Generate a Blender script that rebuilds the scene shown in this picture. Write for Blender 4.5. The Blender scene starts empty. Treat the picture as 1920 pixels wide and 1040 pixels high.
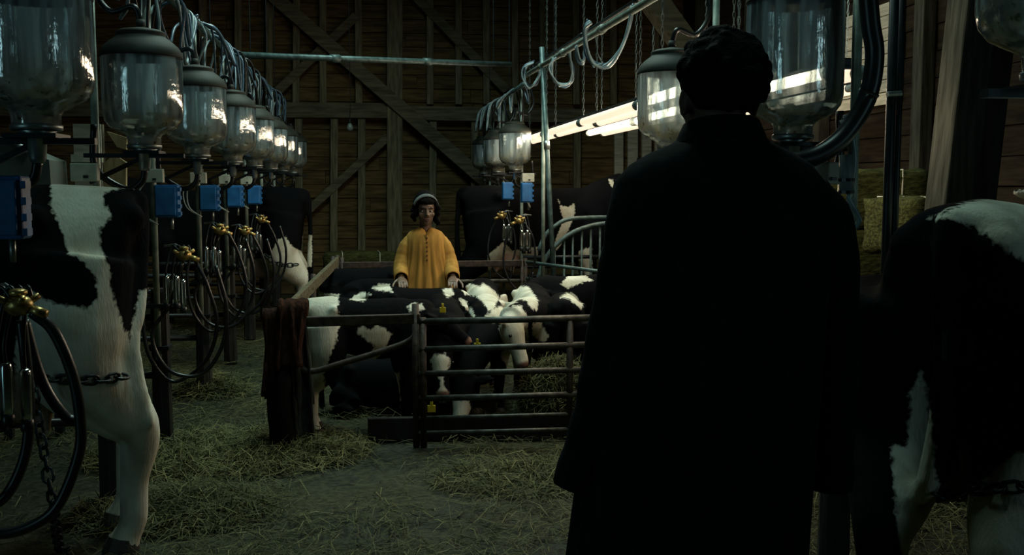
import bpy, bmesh, math, random
import numpy as np
from mathutils import Vector, Matrix, noise

random.seed(7)
rng = np.random.default_rng(7)
SC = bpy.context.scene
COL = SC.collection
R = math.radians
PI = math.pi

# ------------------------------------------------------------------ camera
F = 1900.0; CX, CY = 960.0, 520.0; EYE = 1.6
PH = math.atan(170 / F); TH = math.atan(260 / F * math.cos(PH))
FW = np.array([math.sin(TH) * math.cos(PH), math.cos(TH) * math.cos(PH), -math.sin(PH)])
RT = np.array([math.cos(TH), -math.sin(TH), 0.0]); UP = np.cross(RT, FW)
CAM = np.array([0, 0, EYE])
def ray(px, py): return FW + RT * (px - CX) / F - UP * (py - CY) / F
def onY(px, py, Y): d = ray(px, py); return Vector(CAM + d * (Y / d[1]))
def onX(px, py, X): d = ray(px, py); return Vector(CAM + d * (X / d[0]))
def onZ(px, py, Z=0.0): d = ray(px, py); return Vector(CAM + d * ((Z - EYE) / d[2]))
def project(P):
    v = np.asarray(P) - CAM; z = v @ FW
    return np.stack([CX + F * (v @ RT) / z, CY - F * (v @ UP) / z], -1), F / z

cd = bpy.data.cameras.new('camera'); cam = bpy.data.objects.new('camera', cd); COL.objects.link(cam)
cd.sensor_width = 36; cd.lens = 36 * F / 1920; cd.clip_start = 0.05; cd.clip_end = 200
cam.location = (0, 0, EYE)
cam.matrix_world = Matrix(((RT[0], UP[0], -FW[0], 0), (RT[1], UP[1], -FW[1], 0), (RT[2], UP[2], -FW[2], EYE), (0, 0, 0, 1)))
SC.camera = cam

# ------------------------------------------------------------------ world, large lights, exposure
SC.view_settings.view_transform = 'Standard'; SC.view_settings.look = 'None'
SC.view_settings.gamma = 1; SC.view_settings.use_curve_mapping = False
SC.view_settings.exposure = 0.2
w = bpy.data.worlds.new('world'); SC.world = w; w.use_nodes = True
w.node_tree.nodes['Background'].inputs[0].default_value = (0.35, 0.62, 0.60, 1)
w.node_tree.nodes['Background'].inputs[1].default_value = 0.03

def area(name, loc, size, energy, col, target=None, sy=None, spread=180):
    l = bpy.data.lights.new(name, 'AREA'); l.energy = energy; l.color = col; l.size = size; l.spread = R(spread)
    if sy: l.shape = 'RECTANGLE'; l.size_y = sy
    o = bpy.data.objects.new(name, l); COL.objects.link(o); o.location = loc
    d = (Vector(target) - Vector(loc)) if target else Vector((0, 0, -1))
    o.rotation_euler = d.to_track_quat('-Z', 'Y').to_euler()
    return o
# added cool overhead lights; the roof has no skylights
area('overhead_fill_pen', (0.5, 8.3, 6.9), 1.6, 170, (0.72, 1.0, 0.88), sy=3.0, spread=142)
area('overhead_fill_aisle', (0.4, 4.2, 7.1), 1.4, 26, (0.60, 1.0, 0.90), sy=2.2, spread=110)
# added cool strip light behind the camera at left, for flank and jar highlights
area('left_strip_fill', (-5.95, -1.2, 1.7), 0.45, 22, (0.48, 0.92, 1.0), (0.0, -1.2, 1.7), sy=3.0)
# and an added strip light before the solid right wall, for jar highlights
area('right_strip_fill', (4.70, -0.6, 2.1), 0.5, 8, (0.55, 0.93, 1.0), (-2.0, 1.6, 1.9), sy=1.6)
SC.cycles.use_denoising = True
SC.cycles.max_bounces = 8
SC.cycles.transparent_max_bounces = 24
SC.cycles.sample_clamp_indirect = 3.0
SC.cycles.caustics_reflective = False; SC.cycles.caustics_refractive = False

# ------------------------------------------------------------------ materials
M = {}
def nt(name):
    m = bpy.data.materials.new(name); m.use_nodes = True; M[name] = m
    t = m.node_tree; return m, t, t.nodes['Principled BSDF']
def N(t, k, **kw):
    n = t.nodes.new(k)
    for a, b in kw.items():
        if a.startswith('i_'): n.inputs[int(a[2:])].default_value = b
        else: setattr(n, a, b)
    return n
def mat(name, c1, c2=None, rough=0.6, metal=0.0, scale=8.0, stretch=(1, 1, 1), bump=0.0, spec=0.5, detail=5, world=False, contrast=(0.35, 0.65)):
    m, t, b = nt(name); L = t.links.new
    c2 = c2 or tuple(x * 0.7 for x in c1)
    tc = N(t, 'ShaderNodeTexCoord'); mp = N(t, 'ShaderNodeMapping'); mp.inputs['Scale'].default_value = stretch
    if world:
        g = N(t, 'ShaderNodeNewGeometry'); L(g.outputs['Position'], mp.inputs[0])
    else:
        oi = N(t, 'ShaderNodeObjectInfo'); ad = N(t, 'ShaderNodeVectorMath', operation='MULTIPLY_ADD')
        cb = N(t, 'ShaderNodeCombineXYZ')
        for k in range(3): L(oi.outputs['Random'], cb.inputs[k])
        L(cb.outputs[0], ad.inputs[0]); ad.inputs[1].default_value = (37, 53, 71); L(tc.outputs['Object'], ad.inputs[2])
        L(ad.outputs[0], mp.inputs[0])
    n = N(t, 'ShaderNodeTexNoise'); n.inputs['Scale'].default_value = scale; n.inputs['Detail'].default_value = detail
    L(mp.outputs[0], n.inputs['Vector'])
    cr = N(t, 'ShaderNodeValToRGB'); cr.color_ramp.elements[0].position = contrast[0]; cr.color_ramp.elements[1].position = contrast[1]
    cr.color_ramp.elements[0].color = (*c2, 1); cr.color_ramp.elements[1].color = (*c1, 1)
    L(n.outputs['Fac'], cr.inputs[0]); L(cr.outputs[0], b.inputs['Base Color'])
    b.inputs['Roughness'].default_value = rough; b.inputs['Metallic'].default_value = metal
    b.inputs['Specular IOR Level'].default_value = spec
    if bump:
        bp = N(t, 'ShaderNodeBump'); bp.inputs['Strength'].default_value = bump; bp.inputs['Distance'].default_value = 0.02
        L(n.outputs['Fac'], bp.inputs['Height']); L(bp.outputs[0], b.inputs['Normal'])
    return m

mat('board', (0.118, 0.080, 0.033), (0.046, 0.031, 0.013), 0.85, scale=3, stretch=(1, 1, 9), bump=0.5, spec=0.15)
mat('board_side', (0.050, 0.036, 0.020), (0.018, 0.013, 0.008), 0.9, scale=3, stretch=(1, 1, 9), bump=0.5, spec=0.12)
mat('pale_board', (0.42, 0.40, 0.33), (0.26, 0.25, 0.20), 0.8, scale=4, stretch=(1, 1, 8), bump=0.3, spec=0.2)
mat('timber', (0.17, 0.15, 0.095), (0.075, 0.068, 0.042), 0.85, scale=4, stretch=(7, 7, 0.8), bump=0.5, spec=0.15)
mat('timber_x', (0.13, 0.115, 0.075), (0.06, 0.055, 0.035), 0.85, scale=4, stretch=(0.8, 7, 7), bump=0.5, spec=0.15)
mat('wet_wood', (0.022, 0.022, 0.020), (0.009, 0.009, 0.009), 0.7, scale=5, stretch=(6, 6, 0.7), bump=0.6, spec=0.3)
mat('roof', (0.03, 0.024, 0.016), (0.015, 0.012, 0.008), 0.9, scale=3, spec=0.1)
mat('steel', (0.42, 0.47, 0.46), (0.20, 0.24, 0.24), 0.38, metal=0.8, scale=14, bump=0.1)
mat('chrome', (0.75, 0.80, 0.80), (0.50, 0.55, 0.56), 0.18, metal=1.0, scale=10)
mat('painted_pipe', (0.10, 0.17, 0.17), (0.04, 0.07, 0.075), 0.45, metal=0.3, scale=16, bump=0.15)
mat('pale_pipe', (0.32, 0.38, 0.33), (0.15, 0.20, 0.17), 0.5, metal=0.2, scale=12, bump=0.15)
mat('dark_pipe', (0.020, 0.028, 0.032), (0.008, 0.011, 0.013), 0.4, metal=0.4, scale=12)
mat('rusty', (0.060, 0.040, 0.030), (0.018, 0.014, 0.012), 0.65, metal=0.3, scale=20, bump=0.25)
mat('gate_steel', (0.085, 0.090, 0.080), (0.025, 0.026, 0.024), 0.5, metal=0.5, scale=18, bump=0.2)
mat('black_rubber', (0.012, 0.014, 0.016), (0.006, 0.007, 0.008), 0.35, scale=9, spec=0.5)
mat('brass', (0.62, 0.44, 0.16), (0.30, 0.20, 0.07), 0.35, metal=0.75, scale=30, bump=0.2)
mat('blue_box', (0.020, 0.16, 0.42), (0.012, 0.10, 0.28), 0.45, scale=12)
mat('cream_box', (0.55, 0.55, 0.46), (0.36, 0.37, 0.30), 0.55, scale=14)
mat('white_wire', (0.50, 0.52, 0.48), (0.35, 0.37, 0.34), 0.5)
mat('clear_tubing', (0.34, 0.45, 0.48), (0.14, 0.20, 0.23), 0.25, scale=9)
mat('blue_tubing', (0.10, 0.17, 0.24), (0.035, 0.06, 0.09), 0.3, scale=7)
mat('cap', (0.026, 0.030, 0.022), (0.010, 0.012, 0.009), 0.7, scale=9)
mat('board_shaded', (0.020, 0.015, 0.009), (0.008, 0.006, 0.004), 0.9, scale=3, stretch=(1, 1, 9), bump=0.5, spec=0.08)  # darker copy of the side boards, the wall's shade put into the colour
mat('timber_dark', (0.045, 0.048, 0.038), (0.020, 0.021, 0.016), 0.9, scale=4, stretch=(7, 7, 0.8), bump=0.5, spec=0.1)  # shade put into the right wall studs' colour; own grey on the leaning post
mat('coat', (0.0075, 0.0105, 0.0120), (0.0035, 0.0045, 0.0050), 0.92, scale=25, bump=0.1, spec=0.06)
mat('trouser', (0.006, 0.006, 0.007), (0.003, 0.003, 0.003), 0.9, spec=0.05)
mat('boot', (0.010, 0.009, 0.008), (0.005, 0.005, 0.004), 0.6)
mat('skin_pale', (0.10, 0.065, 0.045), (0.075, 0.048, 0.034), 0.6, scale=14, spec=0.3)
mat('skin_brown', (0.135, 0.085, 0.060), (0.105, 0.064, 0.044), 0.45, scale=14)
mat('lip', (0.10, 0.045, 0.038), (0.08, 0.035, 0.03), 0.45)
mat('hair', (0.005, 0.005, 0.005), (0.002, 0.002, 0.002), 0.8, scale=60, bump=0.9, spec=0.05)
mat('eye_white', (0.42, 0.42, 0.40), (0.36, 0.36, 0.34), 0.3)
mat('eye_dark', (0.006, 0.005, 0.004), (0.004, 0.003, 0.003), 0.15)
mat('band', (0.085, 0.10, 0.105), (0.05, 0.06, 0.065), 0.8, scale=20)
mat('dress', (0.40, 0.215, 0.050), (0.27, 0.140, 0.030), 0.85, scale=9, stretch=(2.5, 2.5, 0.7), bump=0.15, spec=0.15)
mat('dress_dark', (0.11, 0.055, 0.012), None, 0.8)
mat('tag', (0.62, 0.50, 0.03), (0.50, 0.40, 0.02), 0.5)
mat('horn', (0.05, 0.045, 0.035), (0.025, 0.022, 0.018), 0.6)
mat('blanket_red', (0.055, 0.022, 0.014), (0.012, 0.009, 0.008), 0.95, scale=18, stretch=(3, 3, 0.8), bump=0.5, spec=0.05)
mat('blanket_grey', (0.045, 0.050, 0.045), (0.018, 0.020, 0.019), 0.95, scale=18, stretch=(3, 3, 0.8), bump=0.5, spec=0.05)
mat('sack', (0.005, 0.005, 0.006), (0.003, 0.003, 0.003), 0.95, spec=0.05, scale=8, bump=0.3)
mat('bale', (0.055, 0.062, 0.022), (0.020, 0.023, 0.009), 0.95, scale=16, stretch=(1, 3, 3), bump=0.9, spec=0.05)
mat('grey_plastic', (0.25, 0.30, 0.29), (0.15, 0.18, 0.18), 0.5)
mat('bulb_glass', (0.25, 0.32, 0.30), (0.2, 0.26, 0.25), 0.1)

def glass_mat():
    m, t, b = nt('jar_glass'); L = t.links.new
    out = t.nodes['Material Output']; t.nodes.remove(b)
    tc = N(t, 'ShaderNodeTexCoord'); oi = N(t, 'ShaderNodeObjectInfo')
    off = N(t, 'ShaderNodeVectorMath', operation='ADD'); cb = N(t, 'ShaderNodeCombineXYZ')
    L(oi.outputs['Random'], cb.inputs[0]); L(oi.outputs['Random'], cb.inputs[1])
    sc = N(t, 'ShaderNodeVectorMath', operation='SCALE'); sc.inputs['Scale'].default_value = 23
    L(cb.outputs[0], sc.inputs[0]); L(sc.outputs[0], off.inputs[0]); L(tc.outputs['Object'], off.inputs[1])
    mp = N(t, 'ShaderNodeMapping'); mp.inputs['Scale'].default_value = (26, 26, 2.2); L(off.outputs[0], mp.inputs[0])
    st = N(t, 'ShaderNodeTexNoise'); st.inputs['Scale'].default_value = 1; st.inputs['Detail'].default_value = 6; L(mp.outputs[0], st.inputs[0])
    sr = N(t, 'ShaderNodeMapRange'); sr.inputs[1].default_value = 0.42; sr.inputs[2].default_value = 0.62
    sr.inputs[3].default_value = 0.18; sr.inputs[4].default_value = 0.85; L(st.outputs['Fac'], sr.inputs[0])
    # grime and milk scum settled towards the bottom of the jar
    sx = N(t, 'ShaderNodeSeparateXYZ'); L(tc.outputs['Object'], sx.inputs[0])
    gr = N(t, 'ShaderNodeMapRange'); gr.inputs[1].default_value = 0.26; gr.inputs[2].default_value = 0.11
    gr.inputs[3].default_value = 0.0; gr.inputs[4].default_value = 0.95; L(sx.outputs[2], gr.inputs[0])
    gn = N(t, 'ShaderNodeTexNoise'); gn.inputs['Scale'].default_value = 17; gn.inputs['Detail'].default_value = 7; L(off.outputs[0], gn.inputs[0])
    gm = N(t, 'ShaderNodeMapRange'); gm.inputs[1].default_value = 0.36; gm.inputs[2].default_value = 0.62; L(gn.outputs['Fac'], gm.inputs[0])
    gx = N(t, 'ShaderNodeMath', operation='MULTIPLY'); L(gr.outputs[0], gx.inputs[0]); L(gm.outputs[0], gx.inputs[1])
    gmax = N(t, 'ShaderNodeMath', operation='MAXIMUM'); L(gx.outputs[0], gmax.inputs[0]); L(sr.outputs[0], gmax.inputs[1])
    colr = N(t, 'ShaderNodeValToRGB'); colr.color_ramp.elements[0].color = (0.66, 0.84, 0.92, 1); colr.color_ramp.elements[1].color = (0.62, 0.58, 0.38, 1)
    L(gx.outputs[0], colr.inputs[0])
    dn = N(t, 'ShaderNodeTexNoise'); dn.inputs['Scale'].default_value = 34; dn.inputs['Detail'].default_value = 3; L(off.outputs[0], dn.inputs[0])
    dr = N(t, 'ShaderNodeMapRange'); dr.inputs[1].default_value = 0.60; dr.inputs[2].default_value = 0.66; L(dn.outputs['Fac'], dr.inputs[0])
    dk = N(t, 'ShaderNodeMath', operation='MULTIPLY'); L(dr.outputs[0], dk.inputs[0]); L(gr.outputs[0], dk.inputs[1])
    dmx = N(t, 'ShaderNodeMix', data_type='RGBA'); L(dk.outputs[0], dmx.inputs[0]); L(colr.outputs[0], dmx.inputs[6]); dmx.inputs[7].default_value = (0.10, 0.08, 0.035, 1)
    df = N(t, 'ShaderNodeBsdfDiffuse'); tl = N(t, 'ShaderNodeBsdfTranslucent'); L(dmx.outputs[2], df.inputs[0]); L(dmx.outputs[2], tl.inputs[0])
    dm = N(t, 'ShaderNodeMixShader', i_0=0.45); L(df.outputs[0], dm.inputs[1]); L(tl.outputs[0], dm.inputs[2])
    tr = N(t, 'ShaderNodeBsdfTransparent'); tr.inputs[0].default_value = (0.80, 0.90, 0.90, 1)
    bmp = N(t, 'ShaderNodeBump'); bmp.inputs['Strength'].default_value = 0.30; bmp.inputs['Distance'].default_value = 0.01; hs = N(t, 'ShaderNodeMath', operation='MULTIPLY_ADD'); hs.inputs[1].default_value = 0.8; L(gn.outputs['Fac'], hs.inputs[0]); L(st.outputs['Fac'], hs.inputs[2]); L(hs.outputs[0], bmp.inputs['Height'])
    gl = N(t, 'ShaderNodeBsdfGlossy'); gl.inputs['Roughness'].default_value = 0.06; L(bmp.outputs[0], gl.inputs['Normal'])
    rf = N(t, 'ShaderNodeBsdfRefraction'); rf.inputs['IOR'].default_value = 1.0; rf.inputs['Roughness'].default_value = 0.32; rf.inputs[0].default_value = (0.80, 0.90, 0.92, 1)
    tm = N(t, 'ShaderNodeMixShader', i_0=0.35); L(tr.outputs[0], tm.inputs[1]); L(rf.outputs[0], tm.inputs[2])
    m1 = N(t, 'ShaderNodeMixShader'); L(gmax.outputs[0], m1.inputs[0]); L(tm.outputs[0], m1.inputs[1]); L(dm.outputs[0], m1.inputs[2])
    fr = N(t, 'ShaderNodeFresnel'); fr.inputs['IOR'].default_value = 1.55; L(bmp.outputs[0], fr.inputs['Normal'])
    fa = N(t, 'ShaderNodeMath', operation='MULTIPLY_ADD'); fa.inputs[1].default_value = 1.0; fa.inputs[2].default_value = 0.20; fa.use_clamp = True
    L(fr.outputs[0], fa.inputs[0])
    m2 = N(t, 'ShaderNodeMixShader'); L(fa.outputs[0], m2.inputs[0]); L(m1.outputs[0], m2.inputs[1]); L(gl.outputs[0], m2.inputs[2])
    L(m2.outputs[0], out.inputs[0])
glass_mat()

def hide_mat():
    m, t, b = nt('hide'); L = t.links.new
    a = N(t, 'ShaderNodeAttribute', attribute_name='patch'); s = N(t, 'ShaderNodeAttribute', attribute_name='bare')
    tc = N(t, 'ShaderNodeTexCoord')
    n = N(t, 'ShaderNodeTexNoise'); n.inputs['Scale'].default_value = 38; n.inputs['Detail'].default_value = 6; L(tc.outputs['Object'], n.inputs[0])
    ad = N(t, 'ShaderNodeMath', operation='MULTIPLY_ADD'); ad.inputs[1].default_value = 0.05; ad.inputs[2].default_value = -0.025; L(n.outputs['Fac'], ad.inputs[0])
    sm = N(t, 'ShaderNodeMath', operation='ADD'); L(a.outputs['Fac'], sm.inputs[0]); L(ad.outputs[0], sm.inputs[1])
    mr = N(t, 'ShaderNodeMapRange'); mr.inputs[1].default_value = -0.006; mr.inputs[2].default_value = 0.006; L(sm.outputs[0], mr.inputs[0])
    wn = N(t, 'ShaderNodeTexNoise'); wn.inputs['Scale'].default_value = 7; wn.inputs['Detail'].default_value = 6; L(tc.outputs['Object'], wn.inputs[0])
    wr = N(t, 'ShaderNodeValToRGB'); wr.color_ramp.elements[0].position = 0.3; wr.color_ramp.elements[1].position = 0.6
    wr.color_ramp.elements[0].color = (0.44, 0.42, 0.32, 1); wr.color_ramp.elements[1].color = (0.66, 0.65, 0.56, 1); L(wn.outputs['Fac'], wr.inputs[0])
    mx = N(t, 'ShaderNodeMix', data_type='RGBA'); L(mr.outputs[0], mx.inputs[0]); mx.inputs[6].default_value = (0.0040, 0.0045, 0.0055, 1); L(wr.outputs[0], mx.inputs[7])
    m2 = N(t, 'ShaderNodeMix', data_type='RGBA'); L(s.outputs['Fac'], m2.inputs[0]); L(mx.outputs[2], m2.inputs[6]); m2.inputs[7].default_value = (0.24, 0.13, 0.10, 1)
    L(m2.outputs[2], b.inputs['Base Color']); b.inputs['Roughness'].default_value = 0.85; b.inputs['Specular IOR Level'].default_value = 0.03
    hm = N(t, 'ShaderNodeMapping'); hm.inputs['Scale'].default_value = (60, 60, 14); L(tc.outputs['Object'], hm.inputs[0])
    hn = N(t, 'ShaderNodeTexNoise'); hn.inputs['Scale'].default_value = 1.6; hn.inputs['Detail'].default_value = 4; L(hm.outputs[0], hn.inputs[0])
    bp = N(t, 'ShaderNodeBump'); bp.inputs['Strength'].default_value = 0.35; bp.inputs['Distance'].default_value = 0.01
    L(hn.outputs['Fac'], bp.inputs['Height']); L(bp.outputs[0], b.inputs['Normal'])
hide_mat()

def straw_mat():
    m, t, b = nt('straw'); L = t.links.new
    a = N(t, 'ShaderNodeAttribute', attribute_name='rnd')
    cr = N(t, 'ShaderNodeValToRGB'); e = cr.color_ramp.elements
    e[0].color = (0.03, 0.033, 0.012, 1); e[1].color = (0.20, 0.18, 0.075, 1)
    x = e.new(0.55); x.color = (0.070, 0.070, 0.027, 1)
    L(a.outputs['Fac'], cr.inputs[0]); L(cr.outputs[0], b.inputs['Base Color']); b.inputs['Roughness'].default_value = 0.7
    b.inputs['Specular IOR Level'].default_value = 0.2
straw_mat()

def floor_mat():
    m, t, b = nt('floor'); L = t.links.new
    g = N(t, 'ShaderNodeNewGeometry')
    n1 = N(t, 'ShaderNodeTexNoise'); n1.inputs['Scale'].default_value = 0.9; n1.inputs['Detail'].default_value = 5; L(g.outputs['Position'], n1.inputs[0])
    n2 = N(t, 'ShaderNodeTexNoise'); n2.inputs['Scale'].default_value = 30; n2.inputs['Detail'].default_value = 8; L(g.outputs['Position'], n2.inputs[0])
    c1 = N(t, 'ShaderNodeValToRGB'); c1.color_ramp.elements[0].position = 0.38; c1.color_ramp.elements[1].position = 0.6
    c1.color_ramp.elements[0].color = (0.024, 0.029, 0.019, 1); c1.color_ramp.elements[1].color = (0.044, 0.044, 0.019, 1); L(n1.outputs['Fac'], c1.inputs[0])
    c2 = N(t, 'ShaderNodeValToRGB'); c2.color_ramp.elements[0].position = 0.35; c2.color_ramp.elements[1].position = 0.65
    c2.color_ramp.elements[0].color = (0.35, 0.35, 0.35, 1); c2.color_ramp.elements[1].color = (1.2, 1.2, 1.1, 1); L(n2.outputs['Fac'], c2.inputs[0])
    mx = N(t, 'ShaderNodeMix', data_type='RGBA', blend_type='MULTIPLY'); mx.inputs[0].default_value = 1.0; L(c1.outputs[0], mx.inputs[6]); L(c2.outputs[0], mx.inputs[7])
    L(mx.outputs[2], b.inputs['Base Color']); b.inputs['Roughness'].default_value = 0.75; b.inputs['Specular IOR Level'].default_value = 0.25
    bp = N(t, 'ShaderNodeBump'); bp.inputs['Strength'].default_value = 0.6; bp.inputs['Distance'].default_value = 0.02; L(n2.outputs['Fac'], bp.inputs['Height']); L(bp.outputs[0], b.inputs['Normal'])
floor_mat()
def emit_mat(name, col, s):
    m, t, b = nt(name); b.inputs['Base Color'].default_value = (0.8, 0.8, 0.8, 1)
    b.inputs['Emission Color'].default_value = (*col, 1); b.inputs['Emission Strength'].default_value = s
emit_mat('tube_light', (1.0, 0.76, 0.53), 0.98)

# ------------------------------------------------------------------ object helpers
ROOT = {}
def tag(o, label=None, cat=None, group=None, kind=None):
    if label: o['label'] = label
    if cat: o['category'] = cat
    if group: o['group'] = group
    if kind: o['kind'] = kind
    return o
def thing(name, label, cat, loc, group=None):
    o = bpy.data.objects.new(name, None); COL.objects.link(o); o.location = loc; o.empty_display_size = 0.1
    ROOT[o.name] = Vector(loc)
    return tag(o, label, cat, group)
def origin_of(o):
    v = Vector((0, 0, 0))
    while o is not None: v += o.location; o = o.parent
    return v
def copy_tree(o, parent=None):
    c = o.copy(); COL.objects.link(c); c.parent = parent
    for ch in list(o.children): copy_tree(ch, c)
    return c
def shift(o, d): o.location = o.location + Vector(d); return o

class MB:
    def __init__(s): s.v = []; s.f = []
    def add(s, vs, fs):
        k = len(s.v); s.v += [tuple(a) for a in vs]; s.f += [tuple(i + k for i in f) for f in fs]; return s
    def box(s, c, d, rot=None):
        c = Vector(c); hx, hy, hz = d[0] / 2, d[1] / 2, d[2] / 2
        p = [Vector((x, y, z)) for x in (-hx, hx) for y in (-hy, hy) for z in (-hz, hz)]
        if rot is not None: p = [rot @ q for q in p]
        return s.add([q + c for q in p], [(0, 1, 3, 2), (4, 6, 7, 5), (0, 4, 5, 1), (2, 3, 7, 6), (0, 2, 6, 4), (1, 5, 7, 3)])
    def beam(s, a, b, wd, ht, upv=(0, 0, 1)):
        a, b = Vector(a), Vector(b); d = (b - a); L_ = d.length; d.normalize(); u = Vector(upv)
        if abs(d.dot(u)) > 0.98: u = Vector((0, 1, 0))
        x = d.cross(u).normalized(); u = x.cross(d)
        rot = Matrix((x, d, u)).transposed()
        return s.box((a + b) / 2, (wd, L_, ht), rot)
    def loft(s, rings, cap=True, closed=True):
        n = len(rings[0]); k = len(s.v)
        for r in rings: s.v += [tuple(p) for p in r]
        for i in range(len(rings) - 1):
            for j in range(n if closed else n - 1):
                a = k + i * n + j; b2 = k + i * n + (j + 1) % n
                s.f.append((a, b2, b2 + n, a + n))
        if cap:
            s.f.append(tuple(k + j for j in range(n))[::-1]); s.f.append(tuple(k + (len(rings) - 1) * n + j for j in range(n)))
        return s
    def tube(s, pts, r, n=8, cap=True, flat=None):
        pts = [Vector(p) for p in pts]; m = len(pts)
        rr = r if isinstance(r, (list, tuple)) else [r] * m
        rings = []; prev = None
        for i, p in enumerate(pts):
            d = (pts[min(i + 1, m - 1)] - pts[max(i - 1, 0)])
            if d.length < 1e-9: d = Vector((0, 0, 1))
            d.normalize()
            if prev is None:
                u = Vector((0, 0, 1)) if abs(d.z) < 0.9 else Vector((0, 1, 0))
                x = d.cross(u).normalized()
            else:
                x = (prev - d * prev.dot(d)).normalized()
            prev = x; y = d.cross(x)
            ry = rr[i] * (flat if flat else 1)
            rings.append([p + x * math.cos(2 * PI * j / n) * rr[i] + y * math.sin(2 * PI * j / n) * ry for j in range(n)])
        return s.loft(rings, cap)
    def lathe(s, c, prof, n=24, cap=True, axis='z'):
        c = Vector(c); rings = []
        for (r_, z) in prof:
            ring = []
            for j in range(n):
                a = 2 * PI * j / n; q = Vector((r_ * math.cos(a), r_ * math.sin(a), z))
                if axis == 'y': q = Vector((q.x, q.z, q.y))
                if axis == 'x': q = Vector((q.z, q.x, q.y))
                ring.append(c + q)
            rings.append(ring)
        return s.loft(rings, cap)
    def ball(s, c, r, n=12, m=8, rot=None):
        c = Vector(c); r = Vector(r) if not isinstance(r, (int, float)) else Vector((r, r, r)); rings = []
        for i in range(m + 1):
            t = max(0.03, min(PI - 0.03, PI * i / m)); ring = []
            for j in range(n):
                a = 2 * PI * j / n
                q = Vector((r.x * math.sin(t) * math.cos(a), r.y * math.sin(t) * math.sin(a), -r.z * math.cos(t)))
                if rot is not None: q = rot @ q
                ring.append(c + q)
            rings.append(ring)
        return s.loft(rings)
    def build(s, name, m, parent=None, smooth=False, origin=None, bevel=0.0):
        if parent is not None: o0 = origin_of(parent)
        elif origin is not None: o0 = Vector(origin)
        else:
            a = np.array(s.v); lo, hi = a.min(0), a.max(0); o0 = Vector(((lo[0] + hi[0]) / 2, (lo[1] + hi[1]) / 2, lo[2]))
        me = bpy.data.meshes.new(name)
        me.from_pydata([(p[0] - o0.x, p[1] - o0.y, p[2] - o0.z) for p in s.v], [], s.f); me.update()
        if m: me.materials.append(M[m] if isinstance(m, str) else m)
        o = bpy.data.objects.new(name, me); COL.objects.link(o)
        if parent is not None: o.parent = parent
        else: o.location = o0
        if smooth:
            me.polygons.foreach_set('use_smooth', [True] * len(me.polygons))
        if bevel:
            bv = o.modifiers.new('bevel', 'BEVEL'); bv.width = bevel; bv.segments = 2; bv.limit_method = 'ANGLE'
        return o

def bez(pts, n=10):
    """Catmull-Rom through the points"""
    P = [Vector(p) for p in pts]; P = [P[0] * 2 - P[1]] + P + [P[-1] * 2 - P[-2]]; out = []
    for i in range(1, len(P) - 2):
        a, b, c, d = P[i - 1:i + 3]
        for k in range(n):
            t = k / n
            out.append(0.5 * ((2 * b) + (c - a) * t + (2 * a - 5 * b + 4 * c - d) * t * t + (3 * b - a - 3 * c + d) * t ** 3))
    out.append(P[-2]); return out
def lerpl(vals, n):
    return [float(np.interp(i / (n - 1), np.linspace(0, 1, len(vals)), vals)) for i in range(n)]

def remesh(mb, voxel, smooth=6):
    me = bpy.data.meshes.new('tmp'); me.from_pydata(mb.v, [], mb.f); me.update()
    bm = bmesh.new(); bm.from_mesh(me); bmesh.ops.recalc_face_normals(bm, faces=bm.faces); bm.to_mesh(me); bm.free()
    o = bpy.data.objects.new('tmp', me); COL.objects.link(o)
    r = o.modifiers.new('r', 'REMESH'); r.mode = 'VOXEL'; r.voxel_size = voxel
    if smooth:
        k = o.modifiers.new('s', 'SMOOTH'); k.iterations = smooth; k.factor = 0.5
    dg = bpy.context.evaluated_depsgraph_get(); dg.update()
    out = bpy.data.meshes.new_from_object(o.evaluated_get(dg))
    bpy.data.objects.remove(o); bpy.data.meshes.remove(me)
    out.polygons.foreach_set('use_smooth', [True] * len(out.polygons))
    return out
def mesh_obj(name, me, m, parent=None, origin=None):
    o0 = origin_of(parent) if parent is not None else Vector(origin)
    me.transform(Matrix.Translation(-o0)); me.name = name
    me.materials.clear(); me.materials.append(M[m])
    o = bpy.data.objects.new(name, me); COL.objects.link(o)
    if parent is not None: o.parent = parent
    else: o.location = o0
    return o

# ================================================================== STRUCTURE
XL, XR, YB, YF = -6.0, 4.8, 15.5, -3.0
fl = MB(); nx, ny = 72, 124
for j in range(ny + 1):
    for i in range(nx + 1):
        x = XL + (XR - XL) * i / nx; y = YF + (YB - YF) * j / ny
        fl.v.append((x, y, -0.012 + 0.010 * noise.noise(Vector((x * 1.3, y * 1.3, 3.1)))))
for j in range(ny):
    for i in range(nx):
        a = j * (nx + 1) + i; fl.f.append((a, a + 1, a + nx + 2, a + nx + 1))
tag(fl.build('floor', 'floor', smooth=True, origin=(0, 0, 0)), 'dirty concrete barn floor under scattered straw', kind='structure')

def roof_z(x): return 8.2 - abs(x + 0.6) * (3.2 / 5.4)
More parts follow.
